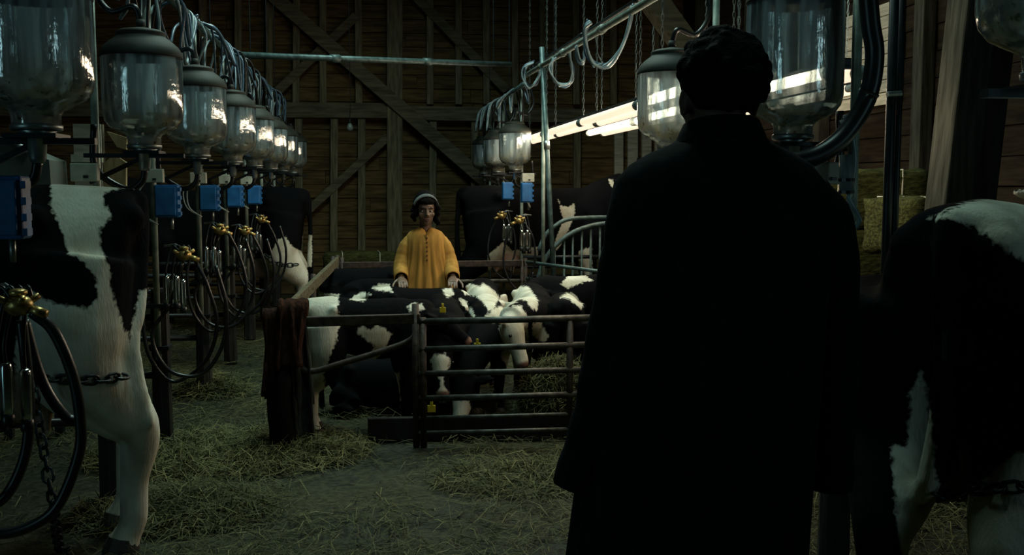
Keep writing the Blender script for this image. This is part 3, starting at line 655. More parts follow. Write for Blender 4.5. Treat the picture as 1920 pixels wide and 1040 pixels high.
TRUNK = [(0.00, .965, .13, .085), (0.03, .98, .27, .135), (0.10, .985, .40, .165), (0.20, .99, .47, .185), (0.30, .985, .50, .19), (0.42, .97, .52, .195),
         (0.56, .965, .55, .212), (0.70, .965, .56, .212), (0.84, .97, .555, .19), (0.95, .965, .50, .16), (1.04, .94, .40, .125), (1.10, .90, .24, .085)]
def quadruped(name, label, cat, rear, heading, h, calf=False, poll=None, muzzle=None, voxel=0.016, polys=(), group=None, tail_to=None, world_head=False, spread=0.0, tags=(), bare_udder=True, lying=False, lx=None):
    hd = R(heading); Rz = Matrix.Rotation(hd, 3, 'Z'); base = Vector((rear[0], rear[1], 0))
    lx = lx or (0.86 if calf else 1.0)
    dn = .53 if lying else 0.0
    def W(x, y, z): return base + Rz @ (Vector((x * lx, y, max(z - dn, .03) if lying else z)) * h)
    mb = MB(); rings = []
    for (x, top, dep, hw) in TRUNK:
        if calf: dep *= 0.80; hw *= 0.92
        hh = dep / 2; zc = top - hh; ring = []
        for j in range(20):
            a = 2 * PI * j / 20; ca, sa = math.cos(a), math.sin(a)
            yy = hw * math.copysign(abs(ca) ** 0.82, ca) * (1.0 - 0.12 * max(0, sa)); zz = hh * math.copysign(abs(sa) ** 0.85, sa)
            ring.append(W(x, yy, zc + zz))
        rings.append(ring)
    mb.loft(rings)
    # hips, hook bones and shoulders
    for s in (-1, 1):
        mb.ball(W(.25, s * .145, .90), .040 * h); mb.ball(W(.02, s * .075, .90), .045 * h)
        mb.tube([W(.98, s * .10, .80), W(.95, s * .135, .62), W(.92, s * .12, .50)], [.10 * h, .105 * h, .07 * h], 12)
        if lying:   # folded legs beside the body
            mb.tube([W(.12, s * .12, .70), W(.30, s * .20, .63), W(.12, s * .24, .59), W(.30, s * .27, .58)], [.12 * h, .07 * h, .045 * h, .035 * h], 12)
            mb.tube([W(.92, s * .12, .70), W(1.02, s * .15, .59), W(.85, s * .17, .58)], [.09 * h, .05 * h, .035 * h], 12)
            continue
        o = spread * s
        # hind leg: thigh, stifle, hock (backwards), shank, fetlock, hoof
        mb.tube(bez([W(.15, s * .11, .80), W(.17, s * .135, .62), W(.15, s * .13, .50), W(.055, s * .115, .385), W(.012, s * .112, .315), W(.028, s * .112, .20), W(.032, s * .112, .10), W(.045, s * .112, .055)], 4),
                lerpl([.15, .135, .10, .062, .050, .034, .036, .034], 29) if False else [v * h for v in lerpl([.145, .145, .125, .082, .056, .038, .037, .035], 29)], 14)
        mb.ball(W(-.012, s * .112, .335), .028 * h)
        mb.tube([W(.042, s * .112, .07), W(.06, s * .112, .03), W(.065, s * .112, .002)], [.034 * h, .042 * h, .046 * h], 12)
        mb.tube(bez([W(.93, s * .115, .62), W(.91, s * .115, .48), W(.93, s * .108, .38), W(.945, s * .105, .29), W(.94, s * .105, .18), W(.945, s * .105, .09), W(.96, s * .105, .05)], 4),
                [v * h for v in lerpl([.10, .075, .055, .048, .034, .036, .034], 25)], 12)
        mb.tube([W(.955, s * .105, .06), W(.972, s * .105, .03), W(.975, s * .105, .002)], [.033 * h, .041 * h, .045 * h], 12)
    if not calf:
        mb.ball(W(.30, 0, .47), (.15 * h, .12 * h, .115 * h), 14, 10, Rz)
        for sx in (.24, .36):
            for s in (-1, 1): mb.tube([W(sx, s * .06, .42), W(sx, s * .065, .335)], [.022 * h, .014 * h], 8)
    # neck and head
    if poll is None: poll, muzzle = (1.30, 0.0, .98), (1.56, 0.0, .74)
    Pp = Vector(poll) if world_head else W(*poll); Mm = Vector(muzzle) if world_head else W(*muzzle)
    nb = W(.90, 0, .74); mid = (nb + Pp) / 2 + Vector((0, 0, .03 * h)) + (Rz @ Vector((.05 * h, 0, 0)))
    npts = bez([nb, mid, Pp], 5); mb.tube(npts, [v * h for v in lerpl([.20, .15, .095] if calf else [.21, .165, .105], len(npts))], 16, flat=0.72 if False else None)
    ax = (Mm - Pp); hl = ax.length; ax.normalize()
    up = Vector((0, 0, 1)) - ax * ax.z
    if up.length < .2: up = Rz @ Vector((1, 0, 0)) - ax * (Rz @ Vector((1, 0, 0))).dot(ax)
    up.normalize(); sd = ax.cross(up).normalized(); rings = []
    k = hl
    for (t, hw, hh, off) in ((-.10, .10, .10, -.02), (0, .20, .18, -.03), (.14, .25, .23, -.04), (.32, .25, .25, -.06), (.50, .19, .215, -.07), (.68, .145, .165, -.06), (.82, .140, .140, -.055), (.94, .145, .125, -.06), (1.0, .115, .09, -.065), (1.03, .06, .05, -.065)):
        c = Pp + ax * (t * k) + up * (off * k)
        rings.append([c + sd * (hw * k * math.cos(2 * PI * j / 16)) + up * (hh * k * math.sin(2 * PI * j / 16)) for j in range(16)])
    mb.loft(rings)
    for s in (-1, 1):   # ears
        e0 = Pp + ax * (.06 * k) + sd * (s * .18 * k) + up * (.03 * k)
        dr = (sd * s * .9 + up * .05 - ax * .15).normalized(); L_ = .46 * k
        u2 = dr.cross(ax).normalized(); pts = [e0, e0 + dr * L_ * .35, e0 + dr * L_ * .7, e0 + dr * L_]
        rr = []
        for p_, wd in zip(pts, (.07, .12, .10, .03)):
            v2 = dr.cross(u2); rr.append([p_ + v2 * (wd * k * math.cos(2 * PI * j / 10)) + u2 * (max(.035, wd * .4) * k * math.sin(2 * PI * j / 10)) for j in range(10)])
        mb.loft(rr)
    if tail_to is None: tail_to = [(-.03, 0, .80), (-.035, 0, .60), (-.03, 0, .46), (-.04, 0, .36)]
    tp = bez([W(.02, 0, .945), W(-.015, 0, .93)] + [W(*p_) if len(p_) == 3 and not isinstance(p_, Vector) else p_ for p_ in tail_to], 5)
    tr = lerpl([.034, .028, .022, .020, .024, .026, .012] if not calf else [.030, .026, .022, .020, .024, .024, .012], len(tp))
    mb.tube(tp, [v * h * (1 if h > 1.2 else 1.25) for v in tr], 10)
    me = remesh(mb, voxel, 5)
    t = thing(name, label, cat, tuple(base), group)
    nv = len(me.vertices); co = np.empty(nv * 3, np.float32); me.vertices.foreach_get('co', co); co = co.reshape(-1, 3).astype(float)
    px, ppm = project(co); sdv = np.full(nv, -1.0)
    for pl_ in polys: sdv = np.maximum(sdv, poly_sd(px, pl_) / ppm)
    at = me.attributes.new('patch', 'FLOAT', 'POINT'); at.data.foreach_set('value', sdv.astype(np.float32))
    # bare skin: muzzle tip and udder
    tt = (co - np.array(Pp)) @ np.array(ax) / k; near = np.linalg.norm(co - np.array(Pp + ax * k * .95), axis=1) < .26 * k
    bare = np.where(near & (tt > .9), np.clip((tt - .88) * 14, 0, 1), 0)
    if not calf and bare_udder:
        loc = (co - np.array(base)) @ np.array(Rz) / h
        ud = ((loc[:, 0] - .30) / .17) ** 2 + (loc[:, 1] / .13) ** 2 + ((loc[:, 2] - .44) / .13) ** 2
        bare = np.maximum(bare, np.clip((1.15 - ud) * 4, 0, 0.8))
    at = me.attributes.new('bare', 'FLOAT', 'POINT'); at.data.foreach_set('value', bare.astype(np.float32))
    body = mesh_obj('body', me, 'hide', t)
    for s in (-1, 1):
        e = Pp + ax * (.36 * k) + sd * (s * .215 * k) + up * (.045 * k)
        MB().ball(e, .035 * k, 10, 8).build('eye', 'eye_dark', t, smooth=True)
        n0 = Pp + ax * (1.0 * k) + sd * (s * .055 * k) + up * (-.03 * k)
        MB().ball(n0, .022 * k, 8, 6).build('nostril', 'eye_dark', t, smooth=True)
    for (tx, ty, tY, sz) in tags:
        c = onY(tx, ty, tY); g = MB(); g.box(c, (.040 * sz, .010, .036 * sz)); g.box(c + Vector((0, 0, .028 * sz)), (.016 * sz, .010, .03 * sz))
        g.build('ear_tag', 'tag', t, bevel=.003)
    for fx, sy in () if lying else ((.065, .112), (.975, .105)):
        for s in (-1, 1):
            MB().tube([W(fx - .005, s * sy, .045), W(fx, s * sy, .02), W(fx + .003, s * sy, .0)], [.039 * h, .0465 * h, .050 * h], 12).build('hoof', 'horn', t)
    return t, body, W

W_NEARL = [[(95, 342), (130, 330), (300, 325), (292, 346), (265, 353), (235, 350), (192, 362), (197, 385), (212, 403), (186, 430), (192, 470), (205, 500), (207, 540), (222, 590), (242, 640), (252, 590), (262, 545), (300, 540), (320, 1060), (20, 1060), (30, 640), (50, 540), (95, 568), (165, 578), (184, 555), (180, 520), (152, 486), (130, 478), (120, 440), (97, 395)]]
cow1, cow1b, W1 = quadruped('dairy_cow', 'black and white dairy cow with a white hip band, nearest at left', 'cow', (-1.06, 4.72), 196, 1.63, voxel=.018, polys=W_NEARL, group='dairy cows', tail_to=[onY(262, 560, 4.55), onY(248, 640, 4.48), onY(256, 720, 4.46), onY(284, 800, 4.46)])
W_FARL = [[(520, 450), (535, 443), (548, 462), (575, 476), (585, 640), (485, 640), (490, 540), (460, 520), (465, 488), (505, 482)], [(568, 440), (585, 440), (585, 500), (566, 500)]]
cow2, _, W2 = quadruped('dairy_cow', 'black dairy cow with white hind legs at the far left stalls', 'cow', (onY(572, 400, 11.65).x, 11.65), 180, 1.62, voxel=.024, polys=W_FARL, group='dairy cows')
W_FARR = [[(1044, 366), (1052, 385), (1064, 388), (1077, 381), (1078, 402), (1069, 425), (1050, 462), (1032, 478), (1040, 455), (1056, 412)], [(915, 478), (945, 452), (960, 470), (1010, 462), (1000, 560), (915, 560)], [(1140, 336), (1148, 336), (1162, 362), (1152, 360)], [(1085, 470), (1110, 462), (1110, 560), (1085, 560)]]
cow3, _, W3 = quadruped('dairy_cow', 'black dairy cow with a white belly patch behind the curved gate', 'cow', (onY(866, 400, 12.1).x, 12.1), 0, 1.64, voxel=.024, polys=W_FARR, group='dairy cows', poll=(1.25, .05, 1.0), muzzle=(1.55, .1, .80))
W_NEARR = [[(1740, 410), (1800, 384), (1870, 362), (1930, 355), (1960, 480), (1920, 488), (1880, 466), (1850, 442), (1828, 425), (1790, 412)],
           [(1690, 1060), (1672, 840), (1702, 838), (1706, 740), (1728, 690), (1742, 760), (1758, 905), (1800, 925), (1850, 895), (1905, 848), (1960, 820), (1960, 1200), (1690, 1200)]]
cow4, cow4b, W4 = quadruped('dairy_cow', 'mostly black dairy cow with a white back patch, nearest at right', 'cow', (onY(1775, 600, 2.78).x, 2.78), 42, 1.58, voxel=.018, polys=W_NEARR, group='dairy cows', tail_to=[(-.03, 0, .80), (-.01, 0.0, .60), (0, 0.02, .46), (0, 0.04, .40)])
# faint brand digits on the right cow's flank
from mathutils.bvhtree import BVHTree
bvh = BVHTree.FromObject(cow4b, bpy.context.evaluated_depsgraph_get()); mw = Vector(cow4.location)
def brand(path, nm):
    L_, Rr = [], []
    for i, p_ in enumerate(path):
        a = np.array(path[max(i - 1, 0)], float); b = np.array(path[min(i + 1, len(path) - 1)], float); d = b - a; d /= np.linalg.norm(d); n_ = np.array([-d[1], d[0]]) * 4.5
        for sgn, lst in ((1, L_), (-1, Rr)):
            r_ = Vector(ray(p_[0] + sgn * n_[0], p_[1] + sgn * n_[1])).normalized(); hit = bvh.ray_cast(Vector(CAM) - mw, r_)
            if hit[0] is None: return
            lst.append(hit[0] + mw + hit[1] * .004)
    m_ = MB(); k = len(L_); m_.v = [tuple(p_) for p_ in L_ + Rr]; m_.f = [(i, i + 1, k + i + 1, k + i) for i in range(k - 1)]
    m_.build(nm, 'brand_hair', cow4)
mat('brand_hair', (0.020, 0.022, 0.024), (0.010, 0.011, 0.012), 0.8, scale=30)
brand([(1770, 620 + 6 * i) for i in range(10)], 'brand_digit')
brand([(1809 + 17 * math.sin(2 * PI * i / 16), 648 - 30 * math.cos(2 * PI * i / 16)) for i in range(17)], 'brand_digit')

WHITE = [
 [(545, 552), (600, 548), (636, 552), (632, 580), (640, 600), (630, 640), (606, 700), (626, 850), (585, 850), (580, 700), (545, 650)],
 [(665, 622), (678, 612), (690, 618), (710, 608), (735, 625), (725, 650), (700, 680), (680, 704), (636, 704), (690, 672), (702, 650), (690, 640), (675, 628)],
 [(708, 705), (748, 698), (752, 850), (704, 850)],
 [(764, 576), (775, 568), (792, 569), (798, 580), (770, 583)],
 [(655, 562), (678, 546), (696, 550), (682, 565)], [(695, 540), (712, 532), (730, 533), (736, 547), (716, 545)],
 [(828, 543), (848, 540), (851, 553), (838, 557)],
 [(866, 541), (880, 531), (900, 537), (905, 530), (925, 543), (936, 558), (926, 577), (916, 582), (905, 565), (890, 555), (872, 552)],
 [(860, 560), (872, 562), (885, 580), (895, 603), (886, 592), (868, 572)],
 [(935, 560), (948, 545), (968, 535), (992, 538), (1010, 565), (1006, 582), (996, 578), (986, 563), (976, 560), (962, 570), (945, 575)],
 [(910, 592), (930, 575), (975, 573), (986, 585), (988, 604), (915, 604)],
 [(936, 598), (988, 598), (992, 640), (990, 655), (1002, 672), (996, 695), (955, 695), (938, 665), (946, 650), (938, 625)],
 [(1000, 605), (1012, 602), (1030, 632), (1019, 641), (998, 630)], [(1050, 557), (1064, 548), (1077, 551), (1094, 573), (1089, 579), (1068, 560)],
 [(1052, 532), (1066, 515), (1092, 513), (1112, 526), (1085, 531), (1066, 541)],
 [(833, 760), (850, 750), (880, 750), (884, 770), (870, 815), (840, 815)], [(905, 762), (932, 755), (918, 792)],
 [(806, 674), (812, 665), (835, 663), (844, 675), (840, 692), (830, 698), (812, 696)], [(818, 695), (834, 695), (831, 720), (840, 735), (847, 748), (812, 748), (827, 722)],
]
G = 'calves in the pen'
def calf(label, rear, hd, h, poll=None, muzzle=None, wh=False, tags=(), voxel=.0135, lying=False, polys=None, lx=None):
    return quadruped('calf', label, 'calf', rear, hd, h, True, poll, muzzle, voxel, WHITE if polys is None else polys, G, world_head=wh, tags=tags, lying=lying, lx=lx)
calf('white-rumped calf standing sideways behind the hurdle\'s left half', (onY(578, 600, 6.66).x, 6.66), 4, .90, tuple(onY(812, 590, 6.66)), tuple(onY(884, 640, 6.60)), True, ((830, 581, 6.50, 1.0),), lx=.74)
calf('black calf with a white forehead star, facing the bars', (onY(826, 600, 7.62).x, 7.62), -90, .82, tuple(onY(826, 648, 6.60)), tuple(onY(830, 742, 6.46)), True)
calf('calf with lowered white muzzle feeding beside the star-faced calf', (onY(911, 600, 7.72).x, 7.72), -95, .80, tuple(onY(872, 708, 6.62)), tuple(onY(856, 806, 6.50)), True, ((809, 766, 6.42, 1.3),))
calf('white-faced calf with pink nose looking through the bars', (onY(993, 600, 7.85).x, 7.85), -94, .87, tuple(onY(956, 596, 6.64)), tuple(onY(986, 686, 6.54)), True, ((895, 648, 6.62, 1.1),))
calf('black calf with a white shoulder flash, right of white-faced calf', (onY(1062, 600, 6.80).x, 6.80), 82, .84, (1.0, .1, .62), (1.2, .25, .35))
calf('black calf with white back at the pen\'s rear right corner', (onY(1168, 540, 8.38).x, 8.38), 179, .88, (1.0, .12, .80), (1.08, .36, .56))
calf('wide black calf standing right in front of the woman', (onY(694, 560, 7.98).x, 7.98), 2, .83, (1.10, -.02, .70), (1.30, -.10, .45))
calf('white and black patched calf right of the woman\'s hand', (onY(905, 560, 8.75).x, 8.75), -96, .83, (1.10, .02, .66), (1.32, .1, .40))
calf('black calf with white topline left of the woman', (onY(822, 545, 8.80).x, 8.80), 182, .84, (1.02, .16, .80), (1.06, .40, .58))
calf('plain dark calf at the pen\'s far left corner', (onY(775, 545, 9.42).x, 9.42), 178, .88, (.98, -.05, .80), (1.10, .15, .58))

calf('added black calf filling the dark gap behind the white-rumped calf', (onY(610, 780, 7.25).x, 7.28), -3, .86, (1.08, .05, 1.06), (1.30, .10, .82), lying=True, polys=())  # guessed calf, added to keep the floor behind dark

# ------------------------------------------------------------------ chains made of links
LM = None
def link_mesh(r=.030, w_=.020, t_=.0065):
    m_ = MB(); pts = []
    for k in range(12):
        a = 2 * PI * k / 12; pts.append(Vector((w_ * math.cos(a), 0, math.sin(a) * w_ + math.copysign(r - w_, math.sin(a)))))
    rings = []
    for k in range(12):
        d = (pts[(k + 1) % 12] - pts[k - 1]).normalized(); x = Vector((0, 1, 0)); y = d.cross(x)
        rings.append([pts[k] + x * t_ * math.cos(2 * PI * j / 5) + y * t_ * math.sin(2 * PI * j / 5) for j in range(5)])
    rings.append(rings[0]); m_.loft(rings, cap=False)
    me = bpy.data.meshes.new('link'); me.from_pydata(m_.v, [], m_.f); me.materials.append(M['dark_pipe']); me.polygons.foreach_set('use_smooth', [True] * len(me.polygons))
    return me
LINK = link_mesh()
def chain(label, path, pitch=.046, s=1.0):
    pts = bez(path, 12); d = [0]
    for a, b in zip(pts, pts[1:]): d.append(d[-1] + (b - a).length)
    t = thing('chain', label, 'chain', tuple(min(pts, key=lambda p_: p_.z)), 'leg chains'); L_ = origin_of(t)
    n_ = int(d[-1] / (pitch * s)); P_ = np.array([tuple(p_) for p_ in pts])
    for i in range(n_ + 1):
        u = i * pitch * s; c = Vector([np.interp(u, d, P_[:, k]) for k in range(3)]); e = Vector([np.interp(min(u + .01, d[-1]), d, P_[:, k]) for k in range(3)]) - Vector([np.interp(max(u - .01, 0), d, P_[:, k]) for k in range(3)])
        o = bpy.data.objects.new('link', LINK); COL.objects.link(o); o.parent = t; o.location = c - L_
        o.rotation_mode = 'QUATERNION'; q_ = e.to_track_quat('Z', 'Y')
        from mathutils import Quaternion
        o.rotation_quaternion = q_ @ Quaternion((0, 0, 1), (PI / 2) * (i % 2) + .4); o.scale = (s, s, s)
    return t
def leg_chain(label, W, pts, s): chain(label, [W(*p_) for p_ in pts], s=s)
def wrap(bv, off, path, Yd):
    out = []
    for q_ in path:
        r_ = Vector(ray(*q_)).normalized(); hit = bv.ray_cast(Vector(CAM) - off, r_)
        out.append(hit[0] + off + hit[1] * .012 if hit[0] is not None else (out[-1] + (onY(*q_, Yd) - onY(*path[len(out) - 1], Yd)) if out else onY(*q_, Yd)))
    return out
bv1 = BVHTree.FromObject(cow1b, bpy.context.evaluated_depsgraph_get())
chain('dark chain strapped around the near left cow\'s hind leg', wrap(bv1, Vector(cow1.location), [(100, 706), (125, 708), (150, 710), (175, 710), (200, 708), (220, 706), (240, 703)], 4.3), s=1.05)
chain('slack chain hanging to the floor beside the near hoses', ypts(4.15, (62, 720), (72, 790), (85, 860), (100, 950)) + [onZ(112, 1030, .02), onZ(125, 1032, .02)], s=1.0)
chain('chain around the right cow\'s hind legs', wrap(bvh, mw, [(1755, 925), (1780, 924), (1805, 922), (1830, 920), (1855, 918), (1880, 916), (1905, 914), (1930, 912)], 2.56), s=1.0)
chain('thin chain around the far left cow\'s hind legs', ypts(11.2, (500, 480), (515, 492), (535, 497), (556, 496)), s=1.2)

# ================================================================== CALF PEN
def rod(mb, a, b, r): return mb.tube([a, b], r, 10)
YP = 6.24
t = thing('pen_hurdle', 'low brown hurdle with a curved brace, left half of pen front', 'gate', tuple(onZ(660, 838)), 'pen gates')
g = MB(); a, b = onY(533, 604, YP + .02), onY(788, 597, YP - .06); g.beam(a, b, .045, .062); g.build('top_rail', 'rusty', t, bevel=.006)
g = MB(); g.tube([onY(526, 592, YP), onY(540, 700, YP - .02), onZ(562, 836) + Vector((0, -.02, 0))], .020, 10); g.build('end_post', 'rusty', t, smooth=True)
g = MB(); g.tube([onY(552, 600, YP + .02), onY(552, 700, YP + .02), (onZ(552, 838).x, YP + .02, 0)], .020, 10); g.build('end_post', 'rusty', t, smooth=True)
g = MB(); g.tube(bez(ypts(YP - .03, (548, 625), (552, 668), (568, 692), (592, 695), (640, 681), (710, 660), (765, 640), (780, 622), (783, 600)), 6), .019, 10); g.build('curved_brace', 'rusty', t, smooth=True)
g = MB(); pp = onY(779, 600, YP - .06); g.tube([(pp.x, pp.y, 0), (pp.x, pp.y, pp.z + .10)], .022, 10); g.build('hinge_post', 'rusty', t, smooth=True)
t = thing('pen_gate', 'dark tubular gate with horizontal bars, right half of pen front', 'gate', tuple(onZ(930, 838)), 'pen gates')
for (y0, y1, rr, m_) in ((603, 595, .021, 'gate_steel'), (655, 645, .019, 'gate_steel'), (701, 692, .019, 'gate_steel'), (747, 738, .019, 'gate_steel'), (784, 775, .014, 'gate_steel'), (812, 803, .014, 'gate_steel')):
    MB().tube([onY(785, y0, YP - .07), onY(1130, y1, YP - .16)], rr, 10).build('bar', m_, t, smooth=True)
for x in (793, 1070):
    q_ = onY(x, 596 if x < 900 else 594, YP - .09 - (x - 793) / 4000); MB().tube([(q_.x, q_.y + .02, 0), (q_.x, q_.y + .02, q_.z)], .021, 10).build('upright', 'rusty', t, smooth=True)
a = onZ(690, 838); b = onZ(1140, 832)
kb = MB().beam((a.x, a.y + .16, .075), (b.x, b.y + .18, .075), .05, .15).build('kick_board', 'wet_wood', None, bevel=.008); tag(kb, 'black wet kick board on the floor under the pen gate', 'board')
t = thing('pen_side_rail', 'grey sloping side rail of the pen below the far left cow', 'fence', tuple(onZ(600, 700)), 'pen rails')
A_, B_ = onY(543, 578, 6.5), onY(632, 490, 9.9)
MB().beam(A_, B_, .035, .085).build('rail', 'timber_x', t, bevel=.005); A2, B2 = A_ - Vector((0, 0, .35)), B_ - Vector((0, 0, .35)); MB().beam(A2, B2, .03, .06).build('rail', 'timber_x', t)
for f_ in (.0, .5, 1.0):
    c = A_.lerp(B_, f_); MB().tube([(c.x - .04, c.y, 0), (c.x - .04, c.y, c.z + .05)], .02, 8).build('upright', 'rusty', t, smooth=True)
t = thing('pen_back_rail', 'brown two-bar rail across the back of the pen', 'fence', tuple(onZ(810, 640)), 'pen rails')
a, b = onY(636, 497, 9.95), onY(985, 493, 9.95); MB().beam(a, b, .035, .06).build('rail', 'rusty', t, bevel=.005)
a, b = onY(636, 529, 9.95), onY(985, 526, 9.95); MB().tube([a, b], .018, 8).build('rail', 'gate_steel', t, smooth=True)
for x, h_ in ((632, 478), (641, 482), (985, 484), (979, 486)):
    q_ = onY(x, h_, 9.95); MB().tube([(q_.x, q_.y, 0), (q_.x, q_.y, q_.z)], .020, 8).build('upright', 'rusty', t, smooth=True)
t = thing('pen_side_rail', 'teal two-bar side rail of the pen left of the man', 'fence', tuple(onZ(1080, 640)), 'pen rails')
for (p_, q_) in (((988, 491), (1150, 512)), ((988, 522), (1150, 545))):
    a, b = onY(*p_, 9.9), onY(*q_, 8.75); MB().tube([a, b], .017, 8).build('rail', 'painted_pipe', t, smooth=True)
e_ = onY(1130, 600, 6.10); f2 = onY(1150, 512, 8.75)
for dz in (0, -.25, -.5): MB().tube([(e_.x + .03, e_.y, e_.z + dz), (f2.x, f2.y, f2.z + dz)], .017, 8).build('rail', 'gate_steel', t, smooth=True)
MB().tube([(e_.x + .03, e_.y, 0), (e_.x + .03, e_.y, e_.z + .04)], .022, 8).build('upright', 'rusty', t, smooth=True)
q_ = onY(1148, 505, 8.75); MB().tube([(q_.x, q_.y, 0), (q_.x, q_.y, q_.z)], .02, 8).build('upright', 'painted_pipe', t, smooth=True)
# curved teal stall gate
t = thing('curved_stall_gate', 'teal curved-top stall gate with upright bars, left of the man', 'gate', tuple(onZ(1080, 600)))
YG = 10.25
MB().tube(bez(ypts(YG, (1200, 405), (1145, 407), (1095, 408), (1062, 412), (1040, 424), (1022, 442), (1010, 470)), 6), .022, 10).build('top_bow', 'painted_pipe', t, smooth=True)
MB().tube(bez(ypts(YG - .05, (1200, 416), (1142, 418), (1105, 424), (1070, 438), (1040, 462), (1020, 490), (1010, 520), (1006, 545)) + [Vector((onY(1005, 545, YG - .05).x, YG - .05, 0))], 6), .024, 10).build('lower_bow', 'painted_pipe', t, smooth=True)
for x, y0 in ((1040, 462), (1058, 446), (1074, 434), (1091, 427), (1108, 422), (1125, 420), (1142, 418), (1160, 417)):
    c = onY(x, y0, YG - .03); MB().tube([(c.x, c.y, 0), tuple(c)], .012, 8).build('bar', 'painted_pipe', t, smooth=True)
c1, c2 = onY(1006, 550, YG - .04), onY(1180, 552, YG - .04); MB().tube([c1, c2], .018, 8).build('bottom_rail', 'painted_pipe', t, smooth=True)
# tall blue-grey steel pipe standing by the gate
a = onY(1025, 268, 9.6); b = onY(1037, 500, 9.6); d_ = (b - a).normalized(); ft = a + d_ * (a.z / -d_.z)
t = thing('support_pipe', 'tall blue-grey steel pipe leaning up to the light tubes', 'pipe', tuple(ft)); MB().tube([ft, a - d_ * .9], .024, 12).build('shaft', 'painted_pipe', t, smooth=True)
MB().tube([a - d_ * .02, a + d_ * .06], .030, 12).build('collar', 'steel', t, smooth=True)

# blankets and sack over the hurdle end
def drape(label, x0, x1, y, z_top, zf, zb, m, seed, thick=.05, yoff=0):
    m_ = MB(); nu, nv_ = 22, 30
    for j in range(nv_ + 1):
        v = j / nv_
        for i in range(nu + 1):
            u = i / nu; x = x0 + (x1 - x0) * u
            zf_ = zf + .08 * noise.noise(Vector((u * 3, seed, 0))); zb_ = zb + .06 * noise.noise(Vector((u * 3, seed, 5)))
            lf, lb = z_top - zf_, z_top - zb_; tot = lf + lb + thick * 2; s_ = v * tot
            if s_ < lf: zz = zf_ + s_; yy = -thick
            elif s_ < lf + 2 * thick: a_ = (s_ - lf) / (2 * thick) * PI; zz = z_top + thick * .7 * math.sin(a_); yy = -thick * math.cos(a_)
            else: zz = z_top - (s_ - lf - 2 * thick); yy = thick
            drop = max(0, (z_top - zz)) / max(lf, .01); fold = .03 * math.sin(u * 17 + seed) + .018 * math.sin(u * 31 + seed * 2 + zz * 4)
            x_ = x + drop * .04 * math.sin(u * 9 + seed) + .015 * noise.noise(Vector((u * 5, zz * 4, seed)))
            m_.v.append((x_, y + yy * (1 + drop * .5) + fold * min(1, drop * 2.5) * (1 if yy < 0 else -1) + .01 * noise.noise(Vector((u * 8, zz * 8, seed))), max(.012, zz + .015 * noise.noise(Vector((u * 6, v * 6, seed))))))
    for j in range(nv_):
        for i in range(nu):
            a = j * (nu + 1) + i; m_.f.append((a, a + 1, a + nu + 2, a + nu + 1))
    o = m_.build('draped_blanket', m, None, smooth=True); sdm = o.modifiers.new('solid', 'SOLIDIFY'); sdm.thickness = .012
    tag(o, label, 'blanket', 'blankets on the hurdle'); return o
zt = onY(540, 592, YP).z
drape('rust-brown ragged blanket hung over the hurdle\'s left end', onY(492, 700, YP - .06).x, onY(548, 700, YP - .06).x, YP + .02, zt + .01, .36, .30, 'blanket_red', 2.0, .06)
drape('dark grey ragged blanket trailing to the floor over the hurdle', onY(530, 700, YP).x, onY(574, 700, YP).x, YP + .02, zt + .02, .05, .25, 'blanket_grey', 5.0, .05)
drape('rust rope-like cloth strip across the blankets\' top', onY(520, 600, YP - .1).x, onY(574, 600, YP - .1).x, YP + .0, zt + .045, .52, .62, 'blanket_red', 9.0, .085)
sk = thing('hanging_sack', 'black sack slumped at the left foot of the hurdle', 'sack', (onY(525, 760, YP - .1).x, YP - .1, 0)); c = onY(525, 752, YP - .12); m_ = MB()
rings = []
for z, r1, r2 in ((.0, .05, .05), (.03, .068, .062), (.10, .075, .07), (.22, .072, .066), (.34, .066, .06), (.44, .062, .05), (.49, .045, .03), (.50, .02, .012)):
    rings.append([Vector((c.x + .012 * math.sin(z * 14) + r1 * math.cos(2 * PI * j / 24) * (1 + .22 * noise.noise(Vector((math.cos(j * PI / 12) * 2, math.sin(j * PI / 12) * 2, z * 6)))), c.y + r2 * math.sin(2 * PI * j / 24) * (1 + .22 * noise.noise(Vector((math.cos(j * PI / 12) * 2, math.sin(j * PI / 12) * 2, z * 6 + 4)))), z)) for j in range(24)])
m_.loft(rings).build('bag', 'sack', sk, smooth=True)
MB().tube([(c.x, c.y, .49), (c.x + .02, c.y + .05, .6), (c.x + .03, c.y + .1, zt)], .006, 6).build('cord', 'blanket_grey', sk)


# ================================================================== PEOPLE
def hand(wrist, direction, palm_n, side, s=1.0, curl=.35, voxel=.004):
    """one hand with palm, four fingers and thumb; side=+1 puts the thumb on +u"""
    d = Vector(direction).normalized(); n = Vector(palm_n); n = (n - d * n.dot(d)).normalized(); u = d.cross(n) * side
    w0 = Vector(wrist); m_ = MB(); rings = []
    for t_, hw, hh in ((-.04, .028, .022), (0, .028, .020), (.03, .038, .018), (.07, .043, .016), (.10, .040, .012)):
        c = w0 + d * t_ * s; rings.append([c + u * hw * s * math.cos(2 * PI * j / 14) + n * hh * s * math.sin(2 * PI * j / 14) for j in range(14)])
    m_.loft(rings)
    for k, (off, ln) in enumerate(((.030, .072), (.010, .080), (-.011, .074), (-.031, .058))):
        p = w0 + d * .090 * s + u * off * s; a = .12; pts = [p]
        for seg in (.45, .32, .25):
            a += curl; p = p + (d * math.cos(a) + n * math.sin(a) + u * off * 1.2) * ln * seg * s; pts.append(p)
        m_.tube(pts, [.0095 * s, .009 * s, .0085 * s, .0065 * s], 8)
    p = w0 + d * .03 * s + u * .03 * s
    m_.tube([p, p + (d * .7 + u * .7 + n * .2) * .035 * s, p + (d * .95 + u * .75 + n * .4) * .062 * s, p + (d * 1.25 + u * .65 + n * .5) * .078 * s], [.014 * s, .0115 * s, .010 * s, .0075 * s], 8)
    return remesh(m_, voxel, 3)
